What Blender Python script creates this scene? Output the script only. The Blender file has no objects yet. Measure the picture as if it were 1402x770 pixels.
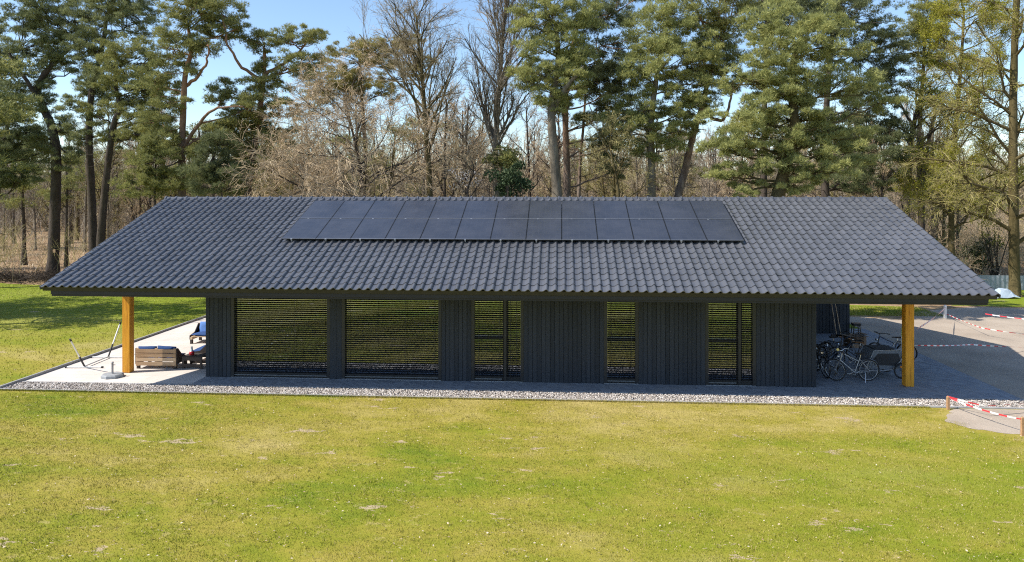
import bpy, math, random
import numpy as np
rnd = random.Random(7)
rng = np.random.default_rng(11)
C = bpy.context.scene.collection
PI = math.pi
D2R = math.radians

# ------------------------------------------------------------------ camera numbers (used to turn measured pixels into real positions)
CX, CY, CZ, YAW, FPX, HORIZ = -0.04, -23.48, 6.10, -0.067, 1000.0, 264.8
cyaw, syaw = math.cos(YAW), math.sin(YAW)
def P(u, v, d):
    """point at depth d metres from the camera seen at pixel u,v of the 1402x770 photograph"""
    l = (u - 701) / FPX * d
    return np.array([CX + d*syaw + l*cyaw, CY + d*cyaw - l*syaw, CZ + (HORIZ - v)/FPX*d])
def G(u, v, z=0.0):
    return P(u, v, (CZ - z)*FPX/(v - HORIZ))
def PY(u, v, Y):
    k = (u - 701)/FPX
    return P(u, v, (Y - CY)/(cyaw - k*syaw))

# ------------------------------------------------------------------ object helpers
class MB:
    """collects shapes and links them as ONE mesh object"""
    def __init__(s): s.v = []; s.f = []; s.n = 0; s.sm = []
    def add(s, verts, faces, smooth=False):
        verts = np.asarray(verts, dtype=np.float64).reshape(-1, 3)
        if isinstance(faces, np.ndarray):
            s.f.append(faces + s.n); s.sm.append(np.full(len(faces), smooth))
        else:
            by = {}
            for f in faces: by.setdefault(len(f), []).append(f)
            for k, fs in by.items():
                s.f.append(np.array(fs) + s.n); s.sm.append(np.full(len(fs), smooth))
        s.v.append(verts); s.n += len(verts)
        return s
    def box(s, x0, x1, y0, y1, z0, z1, rot=None, at=None):
        v = np.array([(x, y, z) for x in (x0, x1) for y in (y0, y1) for z in (z0, z1)], float)
        f = [(0,1,3,2),(4,6,7,5),(0,4,5,1),(2,3,7,6),(0,2,6,4),(1,5,7,3)]
        if rot is not None: v = v @ np.asarray(rot).T
        if at is not None: v = v + np.asarray(at)
        return s.add(v, f)
    def cbox(s, x0, x1, y0, y1, z0, z1, b=0.01, rot=None, at=None):
        """box with chamfered vertical and horizontal edges (soft look)"""
        xs = [(x0, x0+b), (x1, x1-b)]; ys = [(y0, y0+b), (y1, y1-b)]; zs = [(z0, z0+b), (z1, z1-b)]
        import itertools
        pts = []; idx = {}
        for i, j, k in itertools.product((0,1),(0,1),(0,1)):
            for a in range(3):
                p = (xs[i][0 if a == 0 else 1], ys[j][0 if a == 1 else 1], zs[k][0 if a == 2 else 1])
                idx[(i,j,k,a)] = len(pts); pts.append(p)
        F = []
        F += [[idx[(0,0,0,0)],idx[(0,0,1,0)],idx[(0,1,1,0)],idx[(0,1,0,0)]], [idx[(1,0,0,0)],idx[(1,1,0,0)],idx[(1,1,1,0)],idx[(1,0,1,0)]]]
        F += [[idx[(0,0,0,1)],idx[(1,0,0,1)],idx[(1,0,1,1)],idx[(0,0,1,1)]], [idx[(0,1,0,1)],idx[(0,1,1,1)],idx[(1,1,1,1)],idx[(1,1,0,1)]]]
        F += [[idx[(0,0,0,2)],idx[(0,1,0,2)],idx[(1,1,0,2)],idx[(1,0,0,2)]], [idx[(0,0,1,2)],idx[(1,0,1,2)],idx[(1,1,1,2)],idx[(0,1,1,2)]]]
        for j, k in itertools.product((0,1),(0,1)):
            F.append([idx[(0,j,k,1)],idx[(1,j,k,1)],idx[(1,j,k,2)],idx[(0,j,k,2)]])
        for i, k in itertools.product((0,1),(0,1)):
            F.append([idx[(i,0,k,0)],idx[(i,1,k,0)],idx[(i,1,k,2)],idx[(i,0,k,2)]])
        for i, j in itertools.product((0,1),(0,1)):
            F.append([idx[(i,j,0,0)],idx[(i,j,1,0)],idx[(i,j,1,1)],idx[(i,j,0,1)]])
        for i, j, k in itertools.product((0,1),(0,1),(0,1)):
            F.append([idx[(i,j,k,0)],idx[(i,j,k,1)],idx[(i,j,k,2)]])
        v = np.array(pts)
        if rot is not None: v = v @ np.asarray(rot).T
        if at is not None: v = v + np.asarray(at)
        return s.add(v, F)
    def tube(s, pts, r, n=8, closed=False, smooth=True, cap=True):
        pts = np.asarray(pts, float); m = len(pts)
        r = np.full(m, r) if np.isscalar(r) else np.asarray(r, float)
        if closed: t = np.roll(pts, -1, 0) - np.roll(pts, 1, 0)
        else: t = np.gradient(pts, axis=0)
        t /= np.linalg.norm(t, axis=1)[:, None] + 1e-12
        ref = np.array([0.0, 0, 1]) if abs(t[0][2]) < .9 else np.array([1.0, 0, 0])
        u = np.cross(t[0], ref); u /= np.linalg.norm(u)
        a = np.arange(n)*2*PI/n; V = []
        for i in range(m):
            u = u - t[i]*(u @ t[i]); u /= np.linalg.norm(u) + 1e-12
            w = np.cross(t[i], u)
            V.append(pts[i] + r[i]*(np.cos(a)[:, None]*u + np.sin(a)[:, None]*w))
        V = np.concatenate(V); F = []
        for i in range(m if closed else m-1):
            b, c = i*n, ((i+1) % m)*n
            for k in range(n): F.append((b+k, b+(k+1) % n, c+(k+1) % n, c+k))
        s.add(V, F, smooth)
        if cap and not closed:
            s.add(V[:n], [tuple(range(n))[::-1]]); s.add(V[-n:], [tuple(range(n))])
        return s
    def lathe(s, prof, n=16, at=(0,0,0), smooth=True):
        a = np.arange(n)*2*PI/n; V = []
        for r, z in prof: V.append(np.stack([r*np.cos(a), r*np.sin(a), np.full(n, z)], 1))
        V = np.concatenate(V) + np.asarray(at); F = []
        for i in range(len(prof)-1):
            for k in range(n): F.append((i*n+k, i*n+(k+1) % n, (i+1)*n+(k+1) % n, (i+1)*n+k))
        s.add(V, F, smooth); s.add(V[-n:], [tuple(range(n))]); s.add(V[:n], [tuple(range(n))[::-1]])
        return s
    def poly(s, pts, z=0.0):
        return s.add([(p[0], p[1], z) for p in pts], [tuple(range(len(pts)))])
    def prism(s, prof, axis, a0, a1):
        """prof: list of 2-D points; extruded along axis ('x': prof is (y,z); 'y': prof is (x,z))"""
        n = len(prof)
        if axis == 'x': v = [(a0, p[0], p[1]) for p in prof] + [(a1, p[0], p[1]) for p in prof]
        elif axis == 'y': v = [(p[0], a0, p[1]) for p in prof] + [(p[0], a1, p[1]) for p in prof]
        else: v = [(p[0], p[1], a0) for p in prof] + [(p[0], p[1], a1) for p in prof]
        f = [tuple(range(n))[::-1], tuple(range(n, 2*n))] + [(i, (i+1) % n, n+(i+1) % n, n+i) for i in range(n)]
        return s.add(v, f)
    def mesh(s, name, mat):
        V = np.concatenate(s.v); me = bpy.data.meshes.new(name)
        loops = np.concatenate([f.ravel() for f in s.f]).astype(np.int32)
        tot = np.concatenate([np.full(len(f), f.shape[1]) for f in s.f]).astype(np.int32)
        st = np.concatenate([[0], np.cumsum(tot)[:-1]]).astype(np.int32)
        me.vertices.add(len(V)); me.vertices.foreach_set('co', V.astype(np.float32).ravel())
        me.loops.add(len(loops)); me.loops.foreach_set('vertex_index', loops)
        me.polygons.add(len(tot)); me.polygons.foreach_set('loop_start', st); me.polygons.foreach_set('loop_total', tot)
        me.polygons.foreach_set('use_smooth', np.concatenate(s.sm))
        me.update(calc_edges=True); me.validate()
        if mat: me.materials.append(mat)
        return me
    def build(s, name, mat, parent=None):
        o = bpy.data.objects.new(name, s.mesh(name, mat)); C.objects.link(o)
        if parent is not None: o.parent = parent
        return o

def fixn(o):
    import bmesh
    b = bmesh.new(); b.from_mesh(o.data); bmesh.ops.recalc_face_normals(b, faces=b.faces); b.to_mesh(o.data); b.free()
    return o
def tag(o, label=None, cat=None, group=None, kind=None):
    if label: o['label'] = label
    if cat: o['category'] = cat
    if group: o['group'] = group
    if kind: o['kind'] = kind
    return o
def empty(name, loc, label, cat, group=None, rz=0):
    o = bpy.data.objects.new(name, None); C.objects.link(o); o.empty_display_size = .2
    o.location = loc; o.rotation_euler = (0, 0, rz)
    return tag(o, label, cat, group)
def copy_tree(o, parent=None):
    c = o.copy(); C.objects.link(c)
    if parent is not None: c.parent = parent
    for ch in list(o.children): copy_tree(ch, c)
    return c
def rotz(a): return np.array([[math.cos(a), -math.sin(a), 0], [math.sin(a), math.cos(a), 0], [0, 0, 1]])
def roty(a): return np.array([[math.cos(a), 0, math.sin(a)], [0, 1, 0], [-math.sin(a), 0, math.cos(a)]])
def rotx(a): return np.array([[1, 0, 0], [0, math.cos(a), -math.sin(a)], [0, math.sin(a), math.cos(a)]])

# ------------------------------------------------------------------ materials
class NT:
    def __init__(s, name):
        s.m = bpy.data.materials.new(name); s.m.use_nodes = True; s.t = s.m.node_tree
        s.b = s.t.nodes['Principled BSDF']; s.out = s.t.nodes['Material Output']
    def n(s, typ, **kw):
        x = s.t.nodes.new(typ)
        for k, v in kw.items():
            if k.startswith('i_'):
                x.inputs[k[2:].replace('_', ' ')].default_value = v
            else: setattr(x, k, v)
        return x
    def l(s, a, b): s.t.links.new(a, b)
    def pos(s): return s.n('ShaderNodeNewGeometry').outputs['Position']
    def island(s): return s.n('ShaderNodeNewGeometry').outputs['Random Per Island']
    def noise(s, scale, detail=4, rough=.55, vec=None, stretch=None):
        x = s.n('ShaderNodeTexNoise'); x.inputs['Scale'].default_value = scale
        x.inputs['Detail'].default_value = detail; x.inputs['Roughness'].default_value = rough
        v = vec if vec is not None else s.pos()
        if stretch is not None:
            mp = s.n('ShaderNodeMapping'); mp.inputs['Scale'].default_value = stretch; s.l(v, mp.inputs['Vector']); v = mp.outputs[0]
        s.l(v, x.inputs['Vector']); return x.outputs['Fac']
    def ramp(s, fac, stops):
        r = s.n('ShaderNodeValToRGB'); e = r.color_ramp.elements
        e[0].position, e[0].color = stops[0][0], (*stops[0][1], 1)
        e[1].position, e[1].color = stops[-1][0], (*stops[-1][1], 1)
        for p, c in stops[1:-1]:
            q = e.new(p); q.color = (*c, 1)
        s.l(fac, r.inputs['Fac']); return r.outputs['Color']
    def mix(s, fac, a, b, mode='MIX'):
        x = s.n('ShaderNodeMix', data_type='RGBA', blend_type=mode)
        for sock, val in ((x.inputs[0], fac), (x.inputs[6], a), (x.inputs[7], b)):
            if hasattr(val, 'is_linked'): s.l(val, sock)
            elif isinstance(val, (int, float)): sock.default_value = val
            else: sock.default_value = (*val, 1)
        return x.outputs[2]
    def math(s, op, a, b=0.0, c=None):
        x = s.n('ShaderNodeMath', operation=op)
        for i, val in enumerate((a, b) if c is None else (a, b, c)):
            if hasattr(val, 'is_linked'): s.l(val, x.inputs[i])
            else: x.inputs[i].default_value = val
        return x.outputs[0]
    def bump(s, h, dist=.01, strength=.5):
        x = s.n('ShaderNodeBump'); x.inputs['Distance'].default_value = dist; x.inputs['Strength'].default_value = strength
        s.l(h, x.inputs['Height']); s.l(x.outputs[0], s.b.inputs['Normal'])
    def set(s, col=None, rough=None, metal=None, spec=None):
        for k, v in (('Base Color', col), ('Roughness', rough), ('Metallic', metal), ('Specular IOR Level', spec)):
            if v is None: continue
            if hasattr(v, 'is_linked'): s.l(v, s.b.inputs[k])
            elif k == 'Base Color': s.b.inputs[k].default_value = (*v, 1)
            else: s.b.inputs[k].default_value = v
        return s.m

def simple(name, col, rough=.6, metal=0.0, var=.15, scale=6, bump=.0, spec=.5):
    t = NT(name); nz = t.noise(scale, 5)
    a = tuple(c*(1-var) for c in col); b = tuple(min(1, c*(1+var)) for c in col)
    t.set(t.ramp(nz, [(.25, a), (.75, b)]), rough, metal, spec)
    if bump: t.bump(t.noise(scale*8, 3), .01, bump)
    return t.m

M = {}
def mats():
    # lawn: patches of green, ochre and bare soil
    def lawn_cols(t, isl=None):
        big = t.noise(.16, 4, .6, stretch=(.55, 1.0, 1)); mid = t.noise(.9, 5, .65, stretch=(.5, 1, 1)); fine = t.noise(9, 3, .7)
        f = t.math('ADD', t.math('MULTIPLY', big, .55), t.math('ADD', t.math('MULTIPLY', mid, .35), t.math('MULTIPLY', fine, .10)))
        green = t.ramp(f, [(.36, (.140, .190, .010)), (.44, (.222, .228, .018)), (.51, (.305, .258, .040)), (.61, (.42, .335, .115))])
        st2 = t.noise(3.2, 6, .8, stretch=(.6, 1, 1)); green = t.mix(t.math('MULTIPLY', t.math('GREATER_THAN', st2, .60), .45), green, (.46, .37, .15))
        # the left lawn and the strip behind the house are fresher green
        sep = t.n('ShaderNodeSeparateXYZ'); t.l(t.pos(), sep.inputs[0])
        gx = t.n('ShaderNodeMapRange'); gx.inputs['From Min'].default_value = -3.0; gx.inputs['From Max'].default_value = 8.0; t.l(sep.outputs['X'], gx.inputs['Value'])
        gy = t.n('ShaderNodeMapRange'); gy.inputs['From Min'].default_value = -4.0; gy.inputs['From Max'].default_value = -7.0; t.l(sep.outputs['Y'], gy.inputs['Value'])
        gm = t.math('MULTIPLY', t.math('MULTIPLY', gx.outputs[0], gy.outputs[0]), t.math('MULTIPLY', t.math('SUBTRACT', t.noise(.35, 4, .65, stretch=(.6, 1, 1)), .30, ), 2.2)); gm2 = t.n('ShaderNodeClamp'); t.l(gm, gm2.inputs[0]); green = t.mix(gm2.outputs[0], green, (.175, .225, .010))
        fresh = t.n('ShaderNodeMapRange'); fresh.inputs['From Min'].default_value = 1.0; fresh.inputs['From Max'].default_value = 12.0
        t.l(sep.outputs['Y'], fresh.inputs['Value'])
        return t.mix(t.math('MULTIPLY', fresh.outputs[0], .75), green, (.165, .230, .010)), f
    t = NT('lawn_grass'); c, f = lawn_cols(t)
    soil = t.noise(1.1, 6, .75, stretch=(.45, 1, 1)); s2 = t.math('MULTIPLY', t.math('GREATER_THAN', soil, .625), .85)
    t.set(t.mix(s2, c, (.47, .36, .235)), .9, spec=.2); t.bump(t.math('ADD', t.math('MULTIPLY', t.noise(30, 4, .7), .25), t.noise(1.3, 3)), .16, .6); M['lawn'] = t.m
    t = NT('grass_blades'); c, f = lawn_cols(t); isl = t.island()
    c2 = t.mix(t.math('GREATER_THAN', isl, .84), c, (.50, .39, .16))
    c3 = t.mix(t.math('LESS_THAN', isl, .3), c2, t.mix(.3, c, (.13, .18, .015)))
    t.set(c3, .75, spec=.25); M['blade'] = t.m
    t = NT('forest_floor'); a = t.noise(.25, 5, .6); b = t.noise(4, 5, .7)
    f = t.math('ADD', t.math('MULTIPLY', a, .6), t.math('MULTIPLY', b, .4))
    t.set(t.ramp(f, [(.35, (.16, .105, .06)), (.5, (.33, .225, .13)), (.65, (.46, .35, .21))]), .95, spec=.1); t.bump(t.noise(6, 5, .7), .1, .8); M['floor'] = t.m
    t = NT('sand'); a = t.noise(.5, 5, .6); b = t.noise(14, 4, .7)
    f = t.math('ADD', t.math('MULTIPLY', a, .6), t.math('MULTIPLY', b, .4))
    t.set(t.ramp(f, [(.35, (.31, .255, .20)), (.6, (.44, .37, .295))]), .95, spec=.15); t.bump(t.noise(25, 4, .7), .03, .5); M['sand'] = t.m
    # terrace slabs, joints parallel to the house
    t = NT('terrace_slabs'); mp = t.n('ShaderNodeMapping'); t.l(t.pos(), mp.inputs[0])
    br = t.n('ShaderNodeTexBrick'); t.l(mp.outputs[0], br.inputs['Vector'])
    br.offset = .5; br.inputs['Scale'].default_value = 1.0; br.inputs['Brick Width'].default_value = .8; br.inputs['Row Height'].default_value = .4
    br.inputs['Mortar Size'].default_value = .006; br.inputs['Color1'].default_value = (.60, .545, .49, 1); br.inputs['Color2'].default_value = (.68, .62, .56, 1); br.inputs['Mortar'].default_value = (.33, .29, .25, 1)
    st = t.noise(.8, 5, .65)
    t.set(t.mix(.35, br.outputs['Color'], t.ramp(st, [(.35, (.46, .41, .36)), (.65, (.70, .65, .59))])), .85, spec=.25); M['terrace'] = t.m
    # dark clinker pavers
    t = NT('dark_pavers'); mp = t.n('ShaderNodeMapping'); mp.inputs['Rotation'].default_value = (0, 0, D2R(45)); t.l(t.pos(), mp.inputs[0])
    br = t.n('ShaderNodeTexBrick'); t.l(mp.outputs[0], br.inputs['Vector'])
    br.inputs['Scale'].default_value = 1; br.inputs['Brick Width'].default_value = .22; br.inputs['Row Height'].default_value = .105; br.inputs['Mortar Size'].default_value = .009
    br.inputs['Color1'].default_value = (.18, .195, .225, 1); br.inputs['Color2'].default_value = (.30, .32, .355, 1); br.inputs['Mortar'].default_value = (.34, .33, .31, 1)
    dust = t.noise(.9, 6, .7); dm = t.ramp(dust, [(.5, (0, 0, 0)), (.72, (.75, .75, .75))])
    t.set(t.mix(dm, br.outputs['Color'], (.33, .31, .29)), .8, spec=.3); t.bump(br.outputs['Fac'], .006, -.6); M['pavers'] = t.m
    M['concrete'] = simple('concrete_kerb', (.33, .325, .32), .85, var=.2, scale=5, bump=.2)
    M['slab'] = simple('concrete_slab', (.33, .33, .33), .8, var=.25, scale=1.5, bump=.15)
    t = NT('pebbles'); isl = t.island()
    t.set(t.ramp(isl, [(0, (.07, .06, .055)), (.22, (.22, .19, .165)), (.48, (.41, .36, .31)), (.78, (.55, .50, .45)), (1, (.70, .66, .61))]), .75, spec=.3); M['pebble'] = t.m
    M['gravel'] = simple('gravel_bed', (.40, .35, .31), .95, var=.5, scale=20, bump=.6)
    # black stained boards
    t = NT('black_boards'); g = t.noise(3, 6, .7, stretch=(9, 9, .35)); isl = t.island()
    f = t.math('ADD', t.math('MULTIPLY', g, .7), t.math('MULTIPLY', isl, .3))
    t.set(t.ramp(f, [(.3, (.014, .018, .024)), (.7, (.034, .040, .050))]), .62, spec=.35); t.bump(g, .003, .5); M['board'] = t.m
    M['black'] = simple('black_paint', (.022, .022, .023), .5, var=.25, scale=3)
    M['fascia'] = simple('fascia_paint', (.017, .0155, .016), .6, var=.2, scale=2, bump=.05)
    M['frame'] = simple('window_frame_paint', (.018, .019, .021), .4, var=.15)
    M['slat'] = simple('blind_slat_aluminium', (.013, .0135, .015), .5, var=.1)
    M['sill'] = simple('sill_metal', (.18, .19, .20), .4, metal=.5, var=.1)
    t = NT('window_glass'); tr = t.n('ShaderNodeBsdfTransparent'); gl = t.n('ShaderNodeBsdfGlossy'); gl.inputs['Roughness'].default_value = .012
    tr.inputs['Color'].default_value = (.86, .90, .86, 1)
    fr = t.n('ShaderNodeFresnel'); fr.inputs['IOR'].default_value = 1.5
    fac = t.math('ADD', fr.outputs[0], .47); gl.inputs['Color'].default_value = (.76, .84, 1.0, 1); mx = t.n('ShaderNodeMixShader'); t.l(fac, mx.inputs[0]); t.l(tr.outputs[0], mx.inputs[1]); t.l(gl.outputs[0], mx.inputs[2])
    wv = t.n('ShaderNodeBump'); wv.inputs['Distance'].default_value = .002; wv.inputs['Strength'].default_value = .25; t.l(t.noise(1.4, 2), wv.inputs['Height']); t.l(wv.outputs[0], gl.inputs['Normal'])
    t.l(mx.outputs[0], t.out.inputs['Surface']); M['glass'] = t.m
    # roof
    t = NT('roof_tile_glaze'); isl = t.island(); a = t.noise(.6, 5, .6); b = t.noise(18, 4, .6)
    f = t.math('ADD', t.math('MULTIPLY', isl, .25), t.math('ADD', t.math('MULTIPLY', a, .5), t.math('MULTIPLY', b, .25)))
    t.set(t.ramp(f, [(.25, (.072, .075, .084)), (.75, (.110, .113, .125))]), t.math('ADD', t.math('MULTIPLY', b, .12), .19), spec=.8); t.bump(b, .003, .25); M['tile'] = t.m
    t = NT('solar_glass'); geo = t.pos()
    sp = t.n('ShaderNodeSeparateXYZ'); t.l(t.n('ShaderNodeTexCoord').outputs['Object'], sp.inputs[0])
    def grid(o, p, w): return t.math('LESS_THAN', t.math('PINGPONG', o, p), w)
    gx = grid(sp.outputs[0], .1, .003); gy = grid(sp.outputs[1], .1, .003)
    g = t.math('MAXIMUM', gx, gy); dirt = t.noise(1.2, 5, .65)
    base = t.mix(t.math('MULTIPLY', g, .5), t.ramp(dirt, [(.35, (.032, .036, .048)), (.7, (.052, .056, .070))]), (.07, .075, .09))
    t.set(base, t.math('ADD', t.math('MULTIPLY', dirt, .15), .16), spec=.5); M['solar'] = t.m
    M['alu'] = simple('aluminium', (.5, .5, .5), .4, metal=.8, var=.1)
    # timber
    t = NT('orange_timber'); g = t.noise(2.6, 7, .78, stretch=(7, 7, .45)); k = t.noise(.9, 2)
    t.set(t.ramp(g, [(.28, (.30, .10, .006)), (.42, (.56, .235, .013)), (.58, (.74, .335, .024)), (.8, (.82, .41, .05))]), .5, spec=.4); t.bump(g, .003, .3); M['orange'] = t.m
    t = NT('pallet_wood'); g = t.noise(3, 6, .7, stretch=(.6, 6, 8)); isl = t.island()
    f = t.math('ADD', t.math('MULTIPLY', g, .6), t.math('MULTIPLY', isl, .4))
    t.set(t.ramp(f, [(.25, (.33, .21, .12)), (.5, (.52, .36, .22)), (.8, (.64, .48, .32))]), .8, spec=.2); t.bump(g, .004, .4); M['pallet'] = t.m
    M['darkwood'] = simple('dark_wood', (.045, .032, .025), .7, var=.35, scale=8, bump=.2)
    M['stake'] = simple('stake_wood', (.38, .22, .11), .85, var=.25, scale=14, bump=.3)
    M['blue'] = simple('blue_cushion', (.035, .075, .20), .9, var=.2, scale=4, bump=.25, spec=.15)
    M['bluelight'] = simple('light_blue_cushion', (.10, .20, .46), .9, var=.2, scale=4, bump=.25, spec=.15)
    M['greymetal'] = simple('grey_metal', (.35, .35, .36), .4, metal=.6, var=.12)
    M['whitemetal'] = simple('white_painted_metal', (.72, .71, .68), .45, var=.08)
    M['stone'] = simple('grey_stone_base', (.30, .31, .32), .8, var=.15, scale=12, bump=.2)
    M['silver'] = simple('silver_paint', (.40, .41, .43), .3, metal=.55, var=.06)
    M['chrome'] = simple('chrome', (.75, .75, .76), .18, metal=1, var=.04)
    M['rubber'] = simple('rubber', (.020, .020, .021), .8, var=.2)
    M['bikeblack'] = simple('bike_black_paint', (.018, .018, .020), .3, var=.1)
    M['bikeblue'] = simple('bike_blue_paint', (.03, .05, .09), .35, var=.1)
    M['leather'] = simple('saddle_leather', (.03, .026, .024), .6, var=.2)
    M['tan'] = simple('tan_leather', (.28, .13, .05), .6, var=.2)
    M['greyfab'] = simple('grey_fabric', (.17, .19, .22), .85, var=.15, scale=9)
    M['darkfab'] = simple('black_mesh_fabric', (.025, .026, .03), .7, var=.2)
    M['reflector'] = simple('orange_reflector', (.85, .25, .02), .25, var=.05)
    M['flag'] = simple('green_flag', (.28, .50, .14), .8, var=.1)
    M['red'] = simple('red_liquid', (.45, .02, .03), .2, var=.1)
    M['clear'] = simple('pale_glass', (.55, .62, .66), .12, var=.05)
    M['whitewall'] = simple('interior_paint', (.55, .53, .50), .8, var=.05)
    M['floorwood'] = simple('interior_floor', (.22, .19, .16), .5, var=.2, scale=3)
    M['tarp'] = simple('pale_tarp', (.36, .43, .50), .5, var=.15, scale=2, bump=.2)
    M['hoard'] = simple('blue_grey_sheet_metal', (.30, .34, .38), .5, metal=.2, var=.15, scale=2)
    M['carton'] = simple('brown_card', (.24, .15, .09), .85, var=.25, scale=5)
    t = NT('warning_tape'); uv = t.n('ShaderNodeTexCoord'); sp = t.n('ShaderNodeSeparateXYZ')
    at = t.n('ShaderNodeAttribute'); at.attribute_name = 'run'
    pp = t.math('FRACT', t.math('MULTIPLY', at.outputs['Fac'], 1.9)); t.set(t.mix(t.math('LESS_THAN', pp, .5), (.80, .80, .78), (.62, .045, .055)), .45, spec=.3); M['tape'] = t.m
    # bark
    def bark(name, a, b, c, sc=5):
        t = NT(name); g = t.noise(sc, 6, .75, stretch=(1, 1, .3)); big = t.noise(.5, 3)
        f = t.math('ADD', t.math('MULTIPLY', g, .7), t.math('MULTIPLY', big, .3))
        t.set(t.ramp(f, [(.3, a), (.5, b), (.7, c)]), .9, spec=.15); t.bump(g, .06, .9); return t.m
    # pine bark: grey-brown plates below, orange and thinner higher up
    t = NT('pine_bark'); g = t.noise(5, 6, .75, stretch=(1, 1, .3)); sp = t.n('ShaderNodeSeparateXYZ'); t.l(t.pos(), sp.inputs[0])
    mr = t.n('ShaderNodeMapRange'); mr.inputs['From Min'].default_value = 6; mr.inputs['From Max'].default_value = 13; t.l(sp.outputs[2], mr.inputs['Value'])
    lo = t.ramp(g, [(.3, (.075, .055, .045)), (.52, (.17, .135, .11)), (.72, (.29, .24, .20))]); hi = t.ramp(g, [(.3, (.15, .085, .05)), (.52, (.27, .155, .09)), (.72, (.36, .22, .13))])
    t.set(t.mix(mr.outputs[0], lo, hi), .9, spec=.15); t.bump(g, .06, .9); M['bark_pine'] = t.m
    M['bark_dark'] = bark('dark_bark', (.035, .028, .022), (.075, .06, .048), (.13, .108, .088))
    M['bark_grey'] = bark('grey_bark', (.085, .07, .05), (.17, .145, .11), (.28, .25, .19))
    M['bark_moss'] = bark('mossy_bark', (0.048, 0.038, 0.017), (0.100, 0.079, 0.035), (0.159, 0.128, 0.061))
    M['twig_tan'] = bark('tan_twigs', (0.271, 0.193, 0.115), (0.487, 0.371, 0.237), (0.678, 0.557, 0.378), 1.2)
    M['twig_brown'] = bark('brown_twigs', (0.176, 0.136, 0.081), (0.345, 0.278, 0.176), (0.500, 0.421, 0.280), 1.2)
    M['twig_grey'] = bark('grey_twigs', (0.170, 0.139, 0.107), (0.288, 0.245, 0.188), (0.432, 0.372, 0.288), 1.2)
    M['twig_olive'] = bark('olive_twigs', (0.186, 0.161, 0.059), (0.358, 0.307, 0.132), (0.515, 0.447, 0.211), 1.2)
    def leaf(name, a, b, c, trans=.36, scl=.55):
        t = NT(name); isl = t.island(); nz = t.noise(scl, 3, .6); f = t.math('ADD', t.math('MULTIPLY', isl, .45), t.math('MULTIPLY', nz, .55))
        col = t.ramp(f, [(.25, a), (.5, b), (.78, c)]); t.set(col, .65, spec=.25)
        tl = t.n('ShaderNodeBsdfTranslucent'); t.l(col, tl.inputs[0]); mx = t.n('ShaderNodeMixShader'); mx.inputs[0].default_value = trans
        t.l(t.b.outputs[0], mx.inputs[1]); t.l(tl.outputs[0], mx.inputs[2]); t.l(mx.outputs[0], t.out.inputs['Surface']); return t.m
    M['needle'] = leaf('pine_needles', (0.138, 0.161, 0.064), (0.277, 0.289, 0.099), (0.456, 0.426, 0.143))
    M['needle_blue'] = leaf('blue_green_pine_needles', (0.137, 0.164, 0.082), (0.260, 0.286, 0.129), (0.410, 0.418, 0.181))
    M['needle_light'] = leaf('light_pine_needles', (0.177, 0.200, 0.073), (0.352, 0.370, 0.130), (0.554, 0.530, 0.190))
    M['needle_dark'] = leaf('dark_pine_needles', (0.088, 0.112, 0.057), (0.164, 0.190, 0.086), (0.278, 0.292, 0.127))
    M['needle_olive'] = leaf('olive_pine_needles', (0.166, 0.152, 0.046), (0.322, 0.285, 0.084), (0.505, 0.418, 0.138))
    M['holly'] = leaf('dark_evergreen_leaves', (0.028, 0.048, 0.021), (0.059, 0.091, 0.039), (0.105, 0.147, 0.065), .1)
    M['bud'] = leaf('budding_yellow_leaves', (.20, .21, .02), (.34, .335, .035), (.47, .44, .07), .4)
    M['budgreen'] = leaf('young_green_leaves', (.12, .15, .03), (.22, .26, .05), (.32, .36, .08), .35)
    M['blossom'] = leaf('white_blossom', (.60, .55, .50), (.72, .68, .64), (.82, .80, .78), .2)
    M['ivy'] = leaf('ivy_leaves', (.045, .07, .02), (.09, .125, .035), (.15, .19, .06), .2)
    M['dryleaf'] = leaf('dry_leaves', (.28, .17, .09), (.52, .39, .25), (.76, .66, .51), .1)
mats()

# ------------------------------------------------------------------ the setting
XL, XR, YE, ZE, YR, ZR = -16.0, 12.27, -2.06, 3.22, 5.11, 5.90      # roof: ends, eave and ridge
YB = 2*YR - YE                                                       # rear eave
def sheet(name, pts, z, mat): return tag(MB().poly(pts, z).build(name, M[mat]), kind='structure')
def wavy(pts, amp, n, seed):
    """a closed outline with natural wobble between its corners"""
    r = random.Random(seed); out = []
    for i, a in enumerate(pts):
        b = pts[(i+1) % len(pts)]
        for k in range(n):
            t = k/n; w = amp*math.sin(PI*min(t, 1-t)*2) if k else 0
            out.append((a[0]+(b[0]-a[0])*t + r.uniform(-w, w), a[1]+(b[1]-a[1])*t + r.uniform(-w, w)))
    return out
g = MB(); g.add([(-900, -500, 0), (900, -500, 0), (900, 1500, 0), (-900, 1500, 0)], [(0, 1, 2, 3)])
tag(g.build('ground', M['floor']), kind='structure')
LAWN = [(-70, -70), (70, -70), (70, -1.9), (22, -1.9), (13.6, 6), (13.4, 13.9), (19, 15.6), (18, 17.2), (8, 18.5), (-16, 19.5), (-30, 21.5), (-38, 23.7), (-70, 25)]
sheet('lawn', wavy(LAWN, .35, 8, 3), .004, 'lawn')
sheet('driveway', wavy([(13.40, -1.0), (70, -1.0), (70, 15), (40, 16.4), (27, 16.6), (22, 17.2), (17.8, 15.2), (16.8, 12.7), (14.2, 13.6), (13.40, 13.6)], .12, 7, 5), .008, 'sand')
sheet('sand_patch', wavy([(10.95, -2.02), (70, -2.02), (70, -4.9), (20, -4.9), (13, -4.45), (11.4, -4.2), (10.5, -3.8), (10.2, -3.2), (10.7, -2.5)], .08, 6, 8), .009, 'sand')
sheet('grass_verge', wavy([(21, 17.6), (30, 16.9), (60, 17), (60, 30), (30, 30), (22, 21)], .3, 6, 9), .010, 'lawn')
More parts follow.
